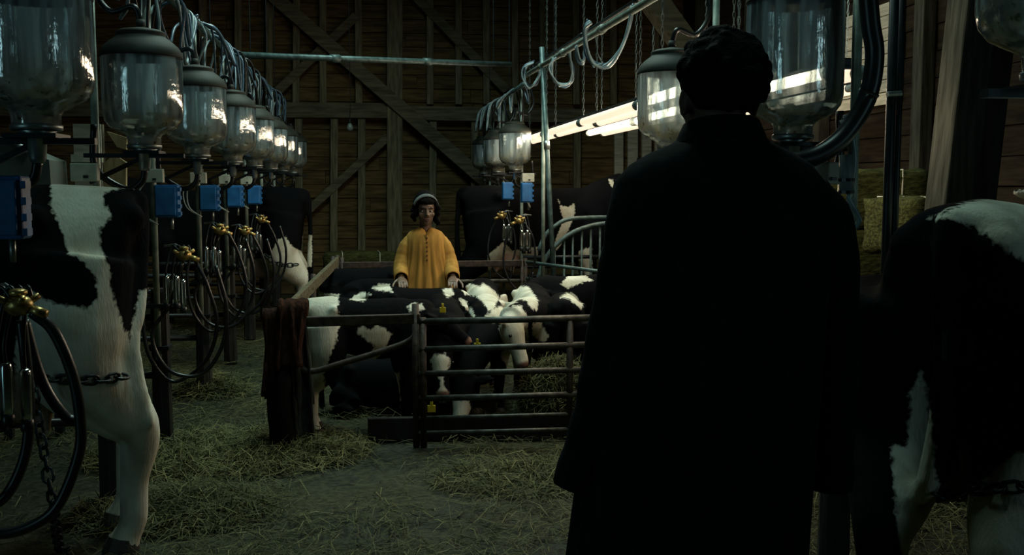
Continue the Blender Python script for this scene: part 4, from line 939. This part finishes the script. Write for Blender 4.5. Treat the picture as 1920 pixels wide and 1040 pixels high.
def head_into(mb, c, Rm, s=1.0):
    def h(x, y, z): return Vector(c) + Rm @ (Vector((x, y, z)) * s)
    def ball(p, r): mb.ball(h(*p), tuple(a * s for a in r), 18, 12, Rm)
    ball((0, -.012, .030), (.076, .094, .094)); ball((0, .026, -.040), (.060, .064, .078)); ball((0, .062, -.098), (.024, .020, .020))
    mb.tube([h(0, .080, .020), h(0, .100, -.012), h(0, .108, -.030)], [.010 * s, .012 * s, .014 * s], 10); ball((0, .094, -.034), (.021, .012, .010))
    ball((0, .070, .030), (.052, .020, .014))
    for e in (-1, 1): ball((e * .042, .056, -.026), (.024, .022, .022)); ball((e * .078, -.008, -.014), (.012, .020, .033))
    ball((0, .082, -.066), (.026, .012, .011)); ball((0, .070, -.088), (.03, .014, .012))
    return h
def join_mesh(a, b):
    bm = bmesh.new(); bm.from_mesh(a); bm.from_mesh(b); bm.to_mesh(a); bm.free(); a.polygons.foreach_set('use_smooth', [True] * len(a.polygons)); return a

# ---------------------------------------------------------------- woman in the ochre smock, facing the camera
WY = 8.32; hc = onY(798, 394, WY); X0 = hc.x
wm = thing('person', 'woman in an ochre smock and grey headband, hands on a calf', 'person', (X0, WY, 0))
Rh = Matrix.Rotation(PI + R(6), 3, 'Z') @ Matrix.Rotation(R(-7), 3, 'X')
b = MB(); hfun = head_into(b, hc, Rh, 1.0)
b.tube([hc + Vector((0, .03, -.06)), (X0, WY + .035, hc.z - .14), (X0, WY + .05, hc.z - .20)], [.05, .05, .075], 14)
for (z, hw, hd) in (): pass
b.loft([[Vector((X0 + hw * math.cos(2 * PI * j / 20), WY + .05 + hd * math.sin(2 * PI * j / 20), z)) for j in range(20)] for z, hw, hd in ((.74, .13, .10), (.80, .165, .12), (.90, .15, .11), (1.0, .135, .10), (1.12, .14, .105), (1.18, .13, .09), (1.225, .09, .075), (1.25, .06, .06))])
for s in (-1, 1):
    b.tube(bez([(X0 + s * .085, WY + .05, .80), (X0 + s * .09, WY + .04, .45), (X0 + s * .09, WY + .06, .08)], 6), lerpl([.085, .055, .04], 13), 12)
    b.tube([(X0 + s * .09, WY + .08, .045), (X0 + s * .095, WY - .06, .03), (X0 + s * .10, WY - .12, .025)], [.04, .04, .025], 12)
    b.tube(bez([(X0 + s * .12, WY + .05, 1.18), (X0 + s * .190, WY + .035, 1.0), (X0 + s * .208, WY - .16, .868)], 6), lerpl([.04, .038, .027], 13), 12)
me = remesh(b, .0062, 3)
for s in (-1, 1):
    me = join_mesh(me, hand((X0 + s * .208, WY - .17, .866), (-s * .10, -1, -.25), (0, 0, -1), s, 1.0, .22))
mesh_obj('body', me, 'skin_brown', wm)
for s in (-1, 1):
    e = MB().ball(hfun(s * .031, .071, .002), (.0145, .008, .0078), 14, 8, Rh).build('eye', 'eye_white', wm, smooth=True)
    MB().ball(hfun(s * .029, .078, .002), (.0066, .004, .0068), 12, 8, Rh).build('iris', 'eye_dark', e, smooth=True)
    MB().tube([hfun(s * .012, .088, .026), hfun(s * .032, .087, .032), hfun(s * .052, .072, .026)], [.003, .004, .002], 6).build('eyebrow', 'hair', wm, smooth=True)
MB().ball(hfun(0, .091, -.061), (.024, .008, .0055), 14, 8, Rh).build('upper_lip', 'lip', wm, smooth=True)
MB().ball(hfun(0, .090, -.071), (.021, .009, .0065), 14, 8, Rh).build('lower_lip', 'lip', wm, smooth=True)
hb = MB(); hb.ball(hfun(0, -.034, .050), (.100, .094, .112), 20, 14, Rh); hb.ball(hfun(0, .030, .078), (.074, .062, .045), 16, 10, Rh)
for k in range(90):
    a = random.uniform(0, 2 * PI); el = random.uniform(-.7, 1.4); v = Vector((math.cos(a) * math.cos(el), math.sin(a) * math.cos(el), math.sin(el)))
    if v.y > .35 and v.z < .72: continue
    r_ = random.uniform(.016, .028); p = (v.x * .092, -.025 + v.y * .092, .026 + v.z * .092)
    hb.ball(hfun(*p), r_, 8, 6)
for s in (-1, 1):
    for k in range(16):
        hb.ball(hfun(s * random.uniform(.078, .106), random.uniform(-.06, .028), random.uniform(-.105, .03)), random.uniform(.014, .026), 8, 6)
hm = remesh(hb, .006, 1); bm = bmesh.new(); bm.from_mesh(hm)
inv = Rh.inverted(); dead = []
for v in bm.verts:
    l_ = inv @ (v.co - hc)
    if l_.y > .045 and l_.z < .056 and abs(l_.x) < .066: dead.append(v)
bmesh.ops.delete(bm, geom=dead, context='VERTS'); bm.to_mesh(hm); bm.free()
mesh_obj('hair', hm, 'hair', wm)
bd = MB(); rings = []
for k in range(25):
    a = PI * .06 + PI * .88 * k / 24; sx, sz = math.cos(a), math.sin(a)
    c0 = Vector((sx * .098, .016 + .034 * sz, .026 + sz * .100)); wd = .020
    ax_ = Vector((0, .94, -.34 * sz)).normalized(); out = Vector((sx, 0, sz))
    rings.append([hfun(*(c0 + ax_ * wd * p + out * q)) for p, q in ((-1, 0), (1, 0), (1, .008), (-1, .008))])
bd.loft(rings).build('headband', 'band', wm, smooth=True)
# smock
sm = MB(); rings = []; n_ = 96
prof = [(1.262, .058, .060, 0), (1.252, .075, .070, 0), (1.242, .100, .088, 0), (1.228, .128, .100, 0), (1.200, .150, .112, 0), (1.15, .160, .122, .003), (1.09, .165, .132, .006), (1.02, .172, .140, .012), (.95, .185, .150, .018), (.87, .215, .162, .016), (.78, .235, .178, .019), (.66, .255, .195, .022), (.52, .275, .21, .025), (.40, .29, .22, .026)]
for z, hw, hd, am in prof:
    ring = []
    for j in range(n_):
        a = 2 * PI * j / n_; k = 1 + am * 6.5 * (math.sin(a * 19 + .7 * math.sin(z * 6)) * .6 + .4 * math.sin(a * 31 + z * 3)) * (0.35 + .65 * abs(math.sin(a)))
        x, y = hw * math.cos(a) * k, hd * math.sin(a) * k
        zz = z
        if z > 1.2: zz -= .035 * max(0, -math.sin(a)) * max(0, 1 - abs(math.cos(a)) * 2)
        ring.append(Vector((X0 + x, WY + .045 + y, zz)))
    rings.append(ring)
sm.loft(rings, cap=False)
for s in (-1, 1):
    pts = bez([(X0 + s * .100, WY + .05, 1.188), (X0 + s * .150, WY + .045, 1.12), (X0 + s * .188, WY + .03, 1.01), (X0 + s * .205, WY - .03, .92), (X0 + s * .208, WY - .16, .868)], 7)
    rr = lerpl([.045, .062, .066, .066, .056], len(pts)); sm.tube(pts, [r_ * (1 + .02 * math.sin(i * 1.9) + .02 * math.sin(i * .8)) for i, r_ in enumerate(rr)], 18, cap=False)
o = sm.build('smock', 'dress', wm, smooth=True)
sdm = o.modifiers.new('solid', 'SOLIDIFY'); sdm.thickness = .006
for k in range(6):
    c = Vector((X0 + .004, WY + .045 - (.124 + .0062 * k), 1.185 - .035 * k)); MB().lathe(c, [(.007, -.008), (.008, -.006), (.007, 0), (.003, .004)], 10, axis='y').build('button', 'dress_dark', o)
MB().box((X0 - .002, WY - .074, 1.150), (.007, .014, .14)).build('placket_slit', 'dress_dark', o)

# ---------------------------------------------------------------- man in the long black coat, seen from behind
MY = 2.12; mh = onY(1346, 180, MY); XM = mh.x
mn = thing('person', 'man with short dark hair in a long black coat, seen from behind', 'person', (XM, MY, 0))
Rm = Matrix.Rotation(R(3), 3, 'Z'); b = MB(); mf = head_into(b, mh, Rm, 1.0)
def mz(y): return onY(1358, y, MY).z
b.tube([mh + Vector((0, -.02, -.05)), (XM, MY - .02, mz(245)), (XM + .005, MY - .01, mz(285))], [.060, .062, .075], 16)
b.loft([[Vector((XM + hw * math.cos(2 * PI * j / 20), MY + hd * math.sin(2 * PI * j / 20), z)) for j in range(20)] for z, hw, hd in ((.90, .15, .11), (1.0, .17, .12), (1.2, .165, .11), (1.4, .19, .12), (1.55, .20, .11), (1.63, .15, .09), (1.68, .07, .07))])
arms = {-1: ypts(MY, (1270, 375), (1204, 450), (1152, 640), (1124, 770)), 1: ypts(MY, (1485, 375), (1536, 450), (1558, 640), (1560, 770))}
for s in (-1, 1):
    b.tube(bez([(XM + s * .10, MY, .95), (XM + s * .11, MY + .01, .52), (XM + s * .12, MY - .01, .10)], 6), lerpl([.09, .062, .045], 13), 12)
    b.tube([(XM + s * .12, MY - .05, .05), (XM + s * .13, MY + .08, .04), (XM + s * .14, MY + .18, .03)], [.045, .045, .03], 12)
    b.tube(bez(arms[s], 6), lerpl([.045, .045, .036, .027], 19), 12)
me = remesh(b, .0085, 3)
for s in (-1, 1):
    a = arms[s][3]; me = join_mesh(me, hand(a + Vector((0, .01, -.005)), ((-.12 if s < 0 else .0), .0, -1), (-s, .1, 0), 1 if s > 0 else -1, 1.0, .35))
mesh_obj('body', me, 'skin_pale', mn)
ht = MB(); ht.ball(mf(0, -.022, .042), (.090, .100, .094), 20, 14, Rm)
for k in range(170):
    a = random.uniform(0, 2 * PI); el = random.uniform(-.75, 1.5); v = Vector((math.cos(a) * math.cos(el), math.sin(a) * math.cos(el), math.sin(el)))
    if v.y > .25 and v.z < .55: continue
    if v.z < -.15 and v.y > -.2: continue
    ht.ball(mf(v.x * .086, -.022 + v.y * .095, .038 + v.z * .090), random.uniform(.012, .021), 8, 6)
mesh_obj('hair', remesh(ht, .006, 1), 'hair', mn)
# coat
cp = [(mz(236), .062, .068, 0), (mz(242), .072, .078, 0), (mz(262), .083, .088, 0), (mz(276), .105, .096, 0), (mz(292), .150, .108, 0), (mz(315), .195, .120, 0), (mz(345), .225, .132, .002), (mz(420), .240, .146, .004), (mz(520), .243, .152, .006), (mz(640), .246, .156, .008), (mz(760), .248, .162, .011), (mz(900), .252, .172, .014), (mz(1040), .260, .182, .016), (.62, .272, .195, .018), (.45, .285, .205, .02)]
ct = MB(); rings = []; n_ = 80
for z, hw, hd, am in cp:
    ring = []; dx = np.interp(z, [.45, .8, 1.4, 1.7], [-.065, -.05, .0, .01])
    for j in range(n_):
        a = 2 * PI * j / n_; k = 1 + am * (1.6 * math.sin(a * 9 + 1.2 * math.sin(z * 3)) + math.sin(a * 17 + z * 2))
        ring.append(Vector((XM + dx + hw * math.cos(a) * k, MY - .005 + hd * math.sin(a) * k, z)))
    rings.append(ring)
ct.loft(rings, cap=False)
sl = {-1: ypts(MY, (1258, 368), (1204, 440), (1152, 640), (1122, 780), (1084, 915)), 1: ypts(MY, (1492, 368), (1538, 440), (1558, 640), (1560, 780), (1558, 915))}
for s in (-1, 1):
    pts = bez(sl[s], 8); rr = lerpl([.070, .078, .062, .050, .048] if s > 0 else [.070, .076, .062, .056, .058], len(pts))
    ct.tube(pts, [r_ * (1 + .03 * math.sin(i * 1.3)) for i, r_ in enumerate(rr)], 20, cap=False)
co_ = ct.build('coat', 'coat', mn, smooth=True); sdm = co_.modifiers.new('solid', 'SOLIDIFY'); sdm.thickness = .008
cl_ = MB(); rings = []
for z, r1, r2 in ((mz(270), .098, .100), (mz(255), .092, .094), (mz(232), .080, .084), (mz(230), .076, .080), (mz(256), .083, .086)):
    rings.append([Vector((XM + .004 + r1 * math.cos(2 * PI * j / 32), MY - .012 + r2 * math.sin(2 * PI * j / 32), z + .012 * math.sin(2 * PI * j / 32) * -1)) for j in range(32)])
cl_.loft(rings, cap=False).build('collar', 'coat', co_, smooth=True)
tr = MB()
for s in (-1, 1):
    tr.tube(bez([(XM + s * .10, MY, 1.0), (XM + s * .115, MY + .005, .55), (XM + s * .125, MY, .13)], 6), lerpl([.115, .088, .08], 13), 16)
tr.build('trousers', 'trouser', mn, smooth=True)
for s in (-1, 1):
    bt = MB(); bt.tube([(XM + s * .125, MY, .20), (XM + s * .125, MY - .01, .06)], [.065, .062], 14); bt.tube([(XM + s * .122, MY - .07, .055), (XM + s * .13, MY + .06, .055), (XM + s * .138, MY + .17, .045), (XM + s * .14, MY + .21, .04)], [.05, .054, .052, .032], 14)
    bt.build('boot', 'boot', mn, smooth=True)

mat('lit_backdrop', (0.40, 0.33, 0.17), (0.25, 0.20, 0.10), 0.8, scale=6, stretch=(6, 6, 1))  # yellowish light on the background put into the colour
mat('grey_sheet', (0.10, 0.12, 0.10), (0.06, 0.075, 0.065), 0.6, scale=5)
# ================================================================== LIGHT FITTINGS
def fixture(label, x, y0, y1, z, sep=.15, group='twin tube lights', chains=True, ztop=None, power=9):
    t = thing('tube_light', label, 'light', (x, (y0 + y1) / 2, z), group)
    for k in (-.5, .5):
        tb = MB().tube([(x + k * sep, y0 + .05, z), (x + k * sep, y1 - .05, z)], .034, 14).build('tube', 'tube_light', t, smooth=True)
        for yy in (y0 + .02, y1 - .02):
            MB().tube([(x + k * sep, yy - .03, z), (x + k * sep, yy + .03, z)], .036, 10).build('end_cap', 'grey_plastic', tb, smooth=True)
    for sg in (-1, 1):
        la = bpy.data.lights.new('tube_glow', 'AREA'); la.shape = 'RECTANGLE'; la.size = .06; la.size_y = y1 - y0 - .1; la.energy = power; la.color = (1.0, .80, .56)
        lo = bpy.data.objects.new('tube_glow', la); COL.objects.link(lo); lo.parent = t; lo.location = (sg * (sep / 2 + .045), 0, -.005); lo.rotation_euler = (0, sg * -R(68), 0)
    MB().box((x, (y0 + y1) / 2, z + .055), (.06, y1 - y0 - .02, .04)).build('batten', 'dark_pipe', t, bevel=.006)
    for yy in (y0 + .03, y1 - .03):
        MB().box((x, yy, z + .03), (sep + .04, .03, .02)).build('holder', 'dark_pipe', t)
    if chains:
        for yy in (y0 + .25, y1 - .25):
            c = MB(); zt_ = ztop or roof_z(x) - .24; zz = z + .07; i = 0
            while zz < min(zt_, z + 2.2):
                w_ = .009; pts = []
                for q in range(6):
                    a = 2 * PI * q / 6; pts.append(Vector((x + (w_ * math.cos(a) if i % 2 else 0), yy + (0 if i % 2 else w_ * math.cos(a)), zz + .022 + .026 * math.sin(a))))
                c.tube(pts + [pts[0]], .0035, 4, cap=False); zz += .042; i += 1
            if zz < zt_: c.tube([(x, yy, zz - .01), (x, yy, zt_)], .004, 5)
            c.build('suspension_chain', 'steel', t)
ZT = 2.17
YA = [12.75, 10.95, 8.95, 6.95, 4.95]
nmA = ['far end twin tube light at the three far jars', 'second twin tube light of the long row above the cow', 'third twin tube light of the long row, left of man\'s head', 'nearest twin tube light of the long row behind the man']
for i in range(4): fixture(nmA[i], 1.92, YA[i + 1] + .03, YA[i] - .03, ZT)
YBr = [10.7, 8.75, 6.8, 4.85]
nmB = ['far twin tube light of the outer row behind the long row', 'middle twin tube light of the outer row', 'nearest twin tube light of the outer row behind the man']
for i in range(3): fixture(nmB[i], 2.36, YBr[i + 1] + .03, YBr[i] - .03, ZT)
fixture('twin tube light on the pale wall boards right of man', 4.42, 8.9, 10.5, 2.50, chains=True, power=.6)
fixture('farther twin tube light along the right wall', 4.42, 10.7, 12.3, 2.50, chains=True, power=.6)

# bare unlit bulb hanging from the tie beam
c = onY(656, 236, 14.9); t = thing('hanging_bulb', 'unlit glass bulb hanging in front of the tie beam', 'bulb', tuple(c))
MB().lathe(c, [(.006, -.075), (.03, -.068), (.045, -.045), (.046, -.02), (.03, .02), (.02, .04)], 16).build('bulb', 'bulb_glass', t, smooth=True)
MB().lathe(c, [(.022, .038), (.024, .045), (.024, .085), (.012, .10)], 12).build('socket', 'dark_pipe', t, smooth=True)
MB().tube([c + Vector((0, 0, .1)), c + Vector((.01, 0, .3)), (c.x + .01, c.y, roof_z(c.x) - .1)], .006, 6).build('cord', 'black_rubber', t)

# ================================================================== RIGHT FOREGROUND EQUIPMENT
t = thing('thick_hose', 'thick black hose curving past the bright jar at right', 'hose', tuple(onY(1580, 250, 3.5)))
MB().tube(bez(ypts(3.45, (1480, 305), (1530, 292), (1575, 262), (1610, 215), (1632, 165), (1640, 100), (1632, 40), (1625, -60), (1622, -200)), 7), .034, 14).build('hose_body', 'black_rubber', t, smooth=True)
a = onY(1632, 175, 3.40); MB().tube([a - Vector((.04, 0, -.015)), a + Vector((.03, 0, -.01))], .006, 6).build('hose_clip', 'chrome', t)
t = thing('drop_pipes', 'pair of dark steel drop pipes right of the thick hose', 'pipe', (onY(1670, 500, 4.1).x, 4.1, 0))
for x, r_ in ((1667, .020), (1682, .014)):
    p = onY(x, 300, 4.1); MB().tube([(p.x, p.y, 0), (p.x, p.y, 3.2)], r_, 12).build('pipe', 'dark_pipe', t, smooth=True)
a = onY(1664, 177, 4.08); b_ = onY(1690, 175, 4.08); MB().tube([a, b_], .012, 8).build('clamp', 'steel', t)
t = thing('milk_hose', 'pale milk hose hanging with a hooked end beside the man\'s shoulder', 'hose', tuple(onY(1605, 425, 3.5)))
MB().tube(bez(ypts(3.5, (1585, 215), (1598, 262), (1602, 300), (1597, 350), (1592, 372), (1604, 395), (1611, 412), (1604, 427)), 7), .010, 10).build('tube', 'clear_tubing', t, smooth=True)
MB().tube(bez(ypts(3.52, (1578, 225), (1590, 262), (1594, 300), (1590, 355)), 7), .008, 8).build('tube', 'white_wire', t, smooth=True)
a = onY(1587, 290, 3.5); b_ = onY(1588, 362, 3.5); MB().tube([a, b_], .026, 12).build('filter_cup', 'grey_plastic', t, smooth=True)
for yy in (337, 360):
    MB().tube([onY(1587, yy - 3, 3.5), onY(1587, yy + 3, 3.5)], .029, 12).build('ring', 'black_rubber', t)
t = thing('wooden_crate', 'pale cluttered crate seen between the man and the right cow', 'crate', (onY(1632, 700, 6.1).x, 6.1, 0))
c = onY(1640, 690, 6.1); MB().box((c.x + .1, 6.2, c.z / 2 - .01), (.42, .4, c.z)).build('box', 'dark_pipe', t, bevel=.01)
for k in range(4):
    cc = onY(1622 + 9 * k, 668 + 9 * (k % 2), 6.05); MB().ball(cc, (.05, .05, .035), 10, 6, Matrix.Rotation(k, 3, 'X')).build('rag', 'cream_box', t, smooth=True)
t = thing('black_barrel', 'dark plastic barrel low behind the right cow\'s legs', 'barrel', (onZ(1650, 905).x + .1, onZ(1650, 905).y + .3, 0)); L_ = origin_of(t)
MB().lathe(L_, [(.19, 0), (.20, .02), (.205, .2), (.20, .40), (.205, .56), (.19, .60), (.17, .605)], 28).build('drum', 'painted_pipe', t, smooth=True)
for z in (.2, .4): MB().lathe(L_, [(.206, z - .012), (.214, z), (.206, z + .012)], 28, cap=False).build('hoop', 'painted_pipe', t, smooth=True)

# feed hopper and chute beyond the near left cow
t = thing('feed_hopper', 'pale wooden feed hopper half hidden behind the two nearest jars', 'hopper', (onY(165, 300, 6.9).x, 6.9, 0))
a, b_ = onY(136, 232, 6.9), onY(192, 352, 6.9)
MB().box(((a.x + b_.x) / 2, 6.92, (a.z + b_.z) / 2), (b_.x - a.x, .03, a.z - b_.z)).build('panel', 'pale_board', t)
MB().box(((a.x + b_.x) / 2, 6.89, onY(160, 297, 6.9).z), (b_.x - a.x + .02, .04, .05)).build('lip', 'cream_box', t)
for x in (a.x + .02, b_.x - .02): MB().box((x, 6.95, a.z / 2), (.05, .05, a.z)).build('leg', 'timber', t)
q = [onY(200, 246, 6.95), onY(238, 258, 6.95), onY(236, 280, 6.95), onY(220, 276, 6.95)]; MB().loft([q, [v_ + Vector((0, .04, 0)) for v_ in q]]).build('lit_backdrop_patch', 'lit_backdrop', t)  # this and the next piece stand in for lit background, light in colour
q = [onY(194, 306, 6.95), onY(214, 290, 6.95), onY(236, 304, 6.95), onY(236, 352, 6.95), onY(194, 352, 6.95)]; MB().loft([q, [v_ + Vector((0, .04, 0)) for v_ in q]]).build('lit_backdrop_patch', 'lit_backdrop', t)
MB().box((onY(215, 300, 6.98).x, 7.0, onY(215, 330, 6.98).z - .45), (.05, .05, 1.2)).build('leg', 'timber', t)
t = thing('feed_chute', 'grey sheet metal feed chute at the left edge under the nearest jar', 'chute', (onY(40, 320, 6.6).x, 6.6, 0))
q = [onY(-40, 262, 6.6), onY(20, 270, 6.6), onY(92, 300, 6.6), onY(96, 352, 6.6), onY(-40, 352, 6.6)]; MB().loft([q, [v_ + Vector((0, .35, 0)) for v_ in q]]).build('hood', 'grey_sheet', t)
MB().tube([onY(0, 262, 6.58), onY(28, 268, 6.58), onY(52, 284, 6.58)], .02, 10).build('pipe', 'steel', t, smooth=True)
for x in (q[0].x + .05, q[3].x - .05): MB().box((x, 6.75, .75), (.05, .05, 1.5)).build('leg', 'dark_pipe', t)

# hay bales
def bale(label, c, s=(.95, .46, .38), rz=0, group='hay bales'):
    m_ = MB(); nx_, ny_, nz_ = 10, 6, 5; bm = bmesh.new(); bmesh.ops.create_cube(bm, size=1); bmesh.ops.subdivide_edges(bm, edges=bm.edges, cuts=7, use_grid_fill=True)
    for v in bm.verts:
        p = Vector((v.co.x * s[0], v.co.y * s[1], v.co.z * s[2])); q_ = Vector((abs(v.co.x) * 2, abs(v.co.y) * 2, abs(v.co.z) * 2)); e = sorted(q_)[1]
        f_ = 1 - .05 * max(0, e - .8) / .2; p *= f_; p += Vector((noise.noise(p * 9 + Vector(c)), noise.noise(p * 9 + Vector((5, 1, 2))), noise.noise(p * 9 + Vector((1, 7, 3))))) * .022
        if abs(abs(v.co.x) - .25) < .05: p.y *= .965; p.z *= .965
        v.co = Matrix.Rotation(rz, 3, 'Z') @ p
    me = bpy.data.meshes.new('bale'); bm.to_mesh(me); bm.free(); me.materials.append(M['bale']); me.polygons.foreach_set('use_smooth', [True] * len(me.polygons))
    t = thing('hay_bale', label, 'hay bale', (c[0], c[1], c[2] - s[2] / 2), group); o = bpy.data.objects.new('block', me); COL.objects.link(o); o.parent = t; o.location = (0, 0, s[2] / 2)
    for kx in (-.25, .25):
        r_ = Matrix.Rotation(rz, 3, 'Z'); y_, z_ = s[1] / 2 * .985, s[2] / 2 * .985
        MB().tube([Vector(c) + r_ @ Vector((kx * s[0], a, b2)) for a, b2 in ((-y_, -z_), (-y_, z_), (y_, z_), (y_, -z_), (-y_, -z_))], .006, 5).build('twine', 'cream_box', t)
    return t
c = onY(665, 535, 13.3); bale('green hay bale behind the pen, left one under the wall post', (c.x, 13.3, .19 + .0)); bale('hay bale on top of the left one behind the pen', (c.x + .08, 13.32, .57), rz=.06)
bale('green hay bale behind the pen, right next to the woman', (c.x + 1.02, 13.3, .19), rz=-.05)
sx, sy = 3.55, 7.1
for k, lb in enumerate(('bottom hay bale of the stack by the right wall', 'second hay bale of the stack by the right wall', 'third hay bale of the stack by the right wall', 'top hay bale of the tall stack right of the milk hose')):
    bale(lb, (sx - .05 + .04 * (k % 2), sy, .215 + .432 * k), (.95, .46, .43), rz=.05 * (k % 3 - 1))
for k, lb in enumerate(('lowest hay bale beside the leaning post', 'middle hay bale beside the leaning post', 'upper hay bale beside the leaning post')):
    bale(lb, (sx + .55 - .03 * k, sy - .75, .19 + .385 * k), rz=.04 * k)
cc = onY(1722, 392, sy - .75); bale('tilted green hay bale atop the short stack by the leaning post', (cc.x, sy - .75, 1.345), (.55, .46, .38), rz=.3)

# ================================================================== STRAW
def strands(name, label, cat, C, Lr, wr, pitch_s, mat_name='straw', parent=None, bias=0.0):
    n_ = len(C); yaw = rng.uniform(0, 2 * PI, n_); pit = rng.normal(0, pitch_s, n_); L_ = rng.uniform(Lr[0], Lr[1], n_); wd = rng.uniform(wr[0], wr[1], n_)
    d = np.stack([np.cos(yaw) * np.cos(pit), np.sin(yaw) * np.cos(pit), np.sin(pit)], 1); s_ = np.stack([-np.sin(yaw), np.cos(yaw), rng.normal(0, .5, n_)], 1); s_ /= np.linalg.norm(s_, axis=1)[:, None]
    bend = s_ * (rng.normal(0, .16, n_) * L_)[:, None] + np.array([0, 0, 1]) * (np.abs(rng.normal(0, .10, n_)) * L_)[:, None]
    V = np.zeros((n_, 6, 3))
    for k, u in enumerate((-.5, 0, .5)):
        p = C + d * (u * L_)[:, None] + (bend if u == 0 else 0); q_ = s_ * (wd * (1 if u == 0 else .7))[:, None] * .5
        V[:, 2 * k] = p - q_; V[:, 2 * k + 1] = p + q_
    V[:, :, 2] = np.maximum(V[:, :, 2], -.004); V = V.reshape(-1, 3)
    o0 = np.array([C[:, 0].mean(), C[:, 1].mean(), 0.0])
    me = bpy.data.meshes.new(name); me.vertices.add(len(V)); me.vertices.foreach_set('co', (V - o0).ravel().astype(np.float32))
    base = np.arange(n_)[:, None] * 6; q4 = np.concatenate([base + np.array([0, 1, 3, 2]), base + np.array([2, 3, 5, 4])], 1).reshape(-1, 4)
    me.loops.add(len(q4) * 4); me.loops.foreach_set('vertex_index', q4.ravel().astype(np.int32)); me.polygons.add(len(q4)); me.polygons.foreach_set('loop_start', (np.arange(len(q4)) * 4).astype(np.int32))
    me.update(calc_edges=True); at = me.attributes.new('rnd', 'FLOAT', 'POINT'); at.data.foreach_set('value', np.repeat(np.clip(rng.beta(1.6, 2.2, n_) + bias, 0, 1), 6).astype(np.float32)); me.materials.append(M[mat_name])
    o = bpy.data.objects.new(name, me); COL.objects.link(o); o.location = o0
    return tag(o, label, cat, kind='stuff')
def mound(x, y):
    v = np.array([noise.noise(Vector((a * .9, b * .9, 1.7))) + .5 * noise.noise(Vector((a * 2.3, b * 2.3, 6))) for a, b in zip(x, y)])
    return v
# loose litter across the aisle
n_ = 90000
y = 1.6 + 12.5 * rng.random(n_) ** 1.7; x = rng.uniform(-1, 1, n_) * (0.55 * y + .6) + .12 * y - .3; x = np.clip(x, XL + .6, XR - .6)
v = mound(x, y); pen = (x > -.45) & (x < 1.4) & (y > 6.2) & (y < 9.8)
keep = (v + rng.normal(0, .35, n_) > -.25)
x, y, v = x[keep], y[keep], v[keep]; z = np.abs(rng.normal(0, .012, len(x))) + np.clip(v, 0, 1) * .05 * rng.random(len(x)) + .002
strands('straw_litter', 'loose dull straw scattered over the aisle floor', 'straw', np.stack([x, y, z], 1), (.06, .22), (.0028, .0055), .12)
# thicker drifts
def drift(label, cx, cy, rx, ry, hgt, n_, bias=.1, name='straw_heap'):
    r_ = np.sqrt(rng.random(n_)); a = rng.uniform(0, 2 * PI, n_); x = cx + rx * r_ * np.cos(a); y = cy + ry * r_ * np.sin(a)
    z = hgt * np.clip(1 - r_ ** 2, 0, 1) * rng.random(n_) ** .5 + .004
    return strands(name, label, 'straw', np.stack([x, y, z], 1), (.08, .26), (.003, .006), .35, bias=bias)
c = onZ(430, 850); drift('yellowish straw drift between the near post and the hurdle', c.x, c.y, .85, .55, .06, 5500, .28)
c = onZ(395, 735); drift('tuft of straw at the foot of the second far post', c.x, c.y, .28, .22, .13, 1200, .12)
c = onZ(330, 960); drift('straw pile on the aisle floor right of the cow\'s hooves', c.x, c.y, .5, .35, .09, 3000, .0)
c = onZ(560, 850); drift('straw gathered under the blankets at the hurdle foot', c.x, c.y, .30, .12, .07, 900, .18)
c = onZ(1010, 895); drift('thin straw patch left of the man\'s coat', c.x, c.y, .6, .35, .03, 1600, .1)
c = onZ(1640, 930); drift('straw on the floor between the man and the right cow', c.x, c.y, .5, .5, .04, 1500, .1)
c = onY(1035, 830, 6.55); hb_ = MB(); rings = []
for f_, z in ((1, .0), (.95, .14), (.82, .26), (.6, .36), (.3, .41), (.05, .43)):
    rings.append([Vector((c.x + .05 + .26 * f_ * math.cos(2 * PI * j / 20) * (1 + .12 * noise.noise(Vector((j * .7, z * 6, 2)))), 6.62 + .26 * f_ * math.sin(2 * PI * j / 20), z)) for j in range(20)])
hp = thing('hay_heap', 'heap of green hay behind the bars at the pen\'s right', 'hay', (c.x + .05, 6.62, 0)); hb_.loft(rings).build('hay_core', 'bale', hp, smooth=True)
n_ = 3500; a = rng.uniform(0, 2 * PI, n_); f_ = rng.random(n_) ** .5; z = .43 * np.sqrt(np.clip(1 - f_ ** 2, 0, 1)) + rng.normal(0, .015, n_)
so = strands('hay_strands', None, None, np.stack([c.x + .05 + .27 * f_ * np.cos(a), 6.62 + .27 * f_ * np.sin(a), np.clip(z, .01, 1)], 1), (.06, .2), (.003, .005), .5, bias=.12); so.location = so.location - Vector((c.x + .05, 6.62, 0)); so.parent = hp
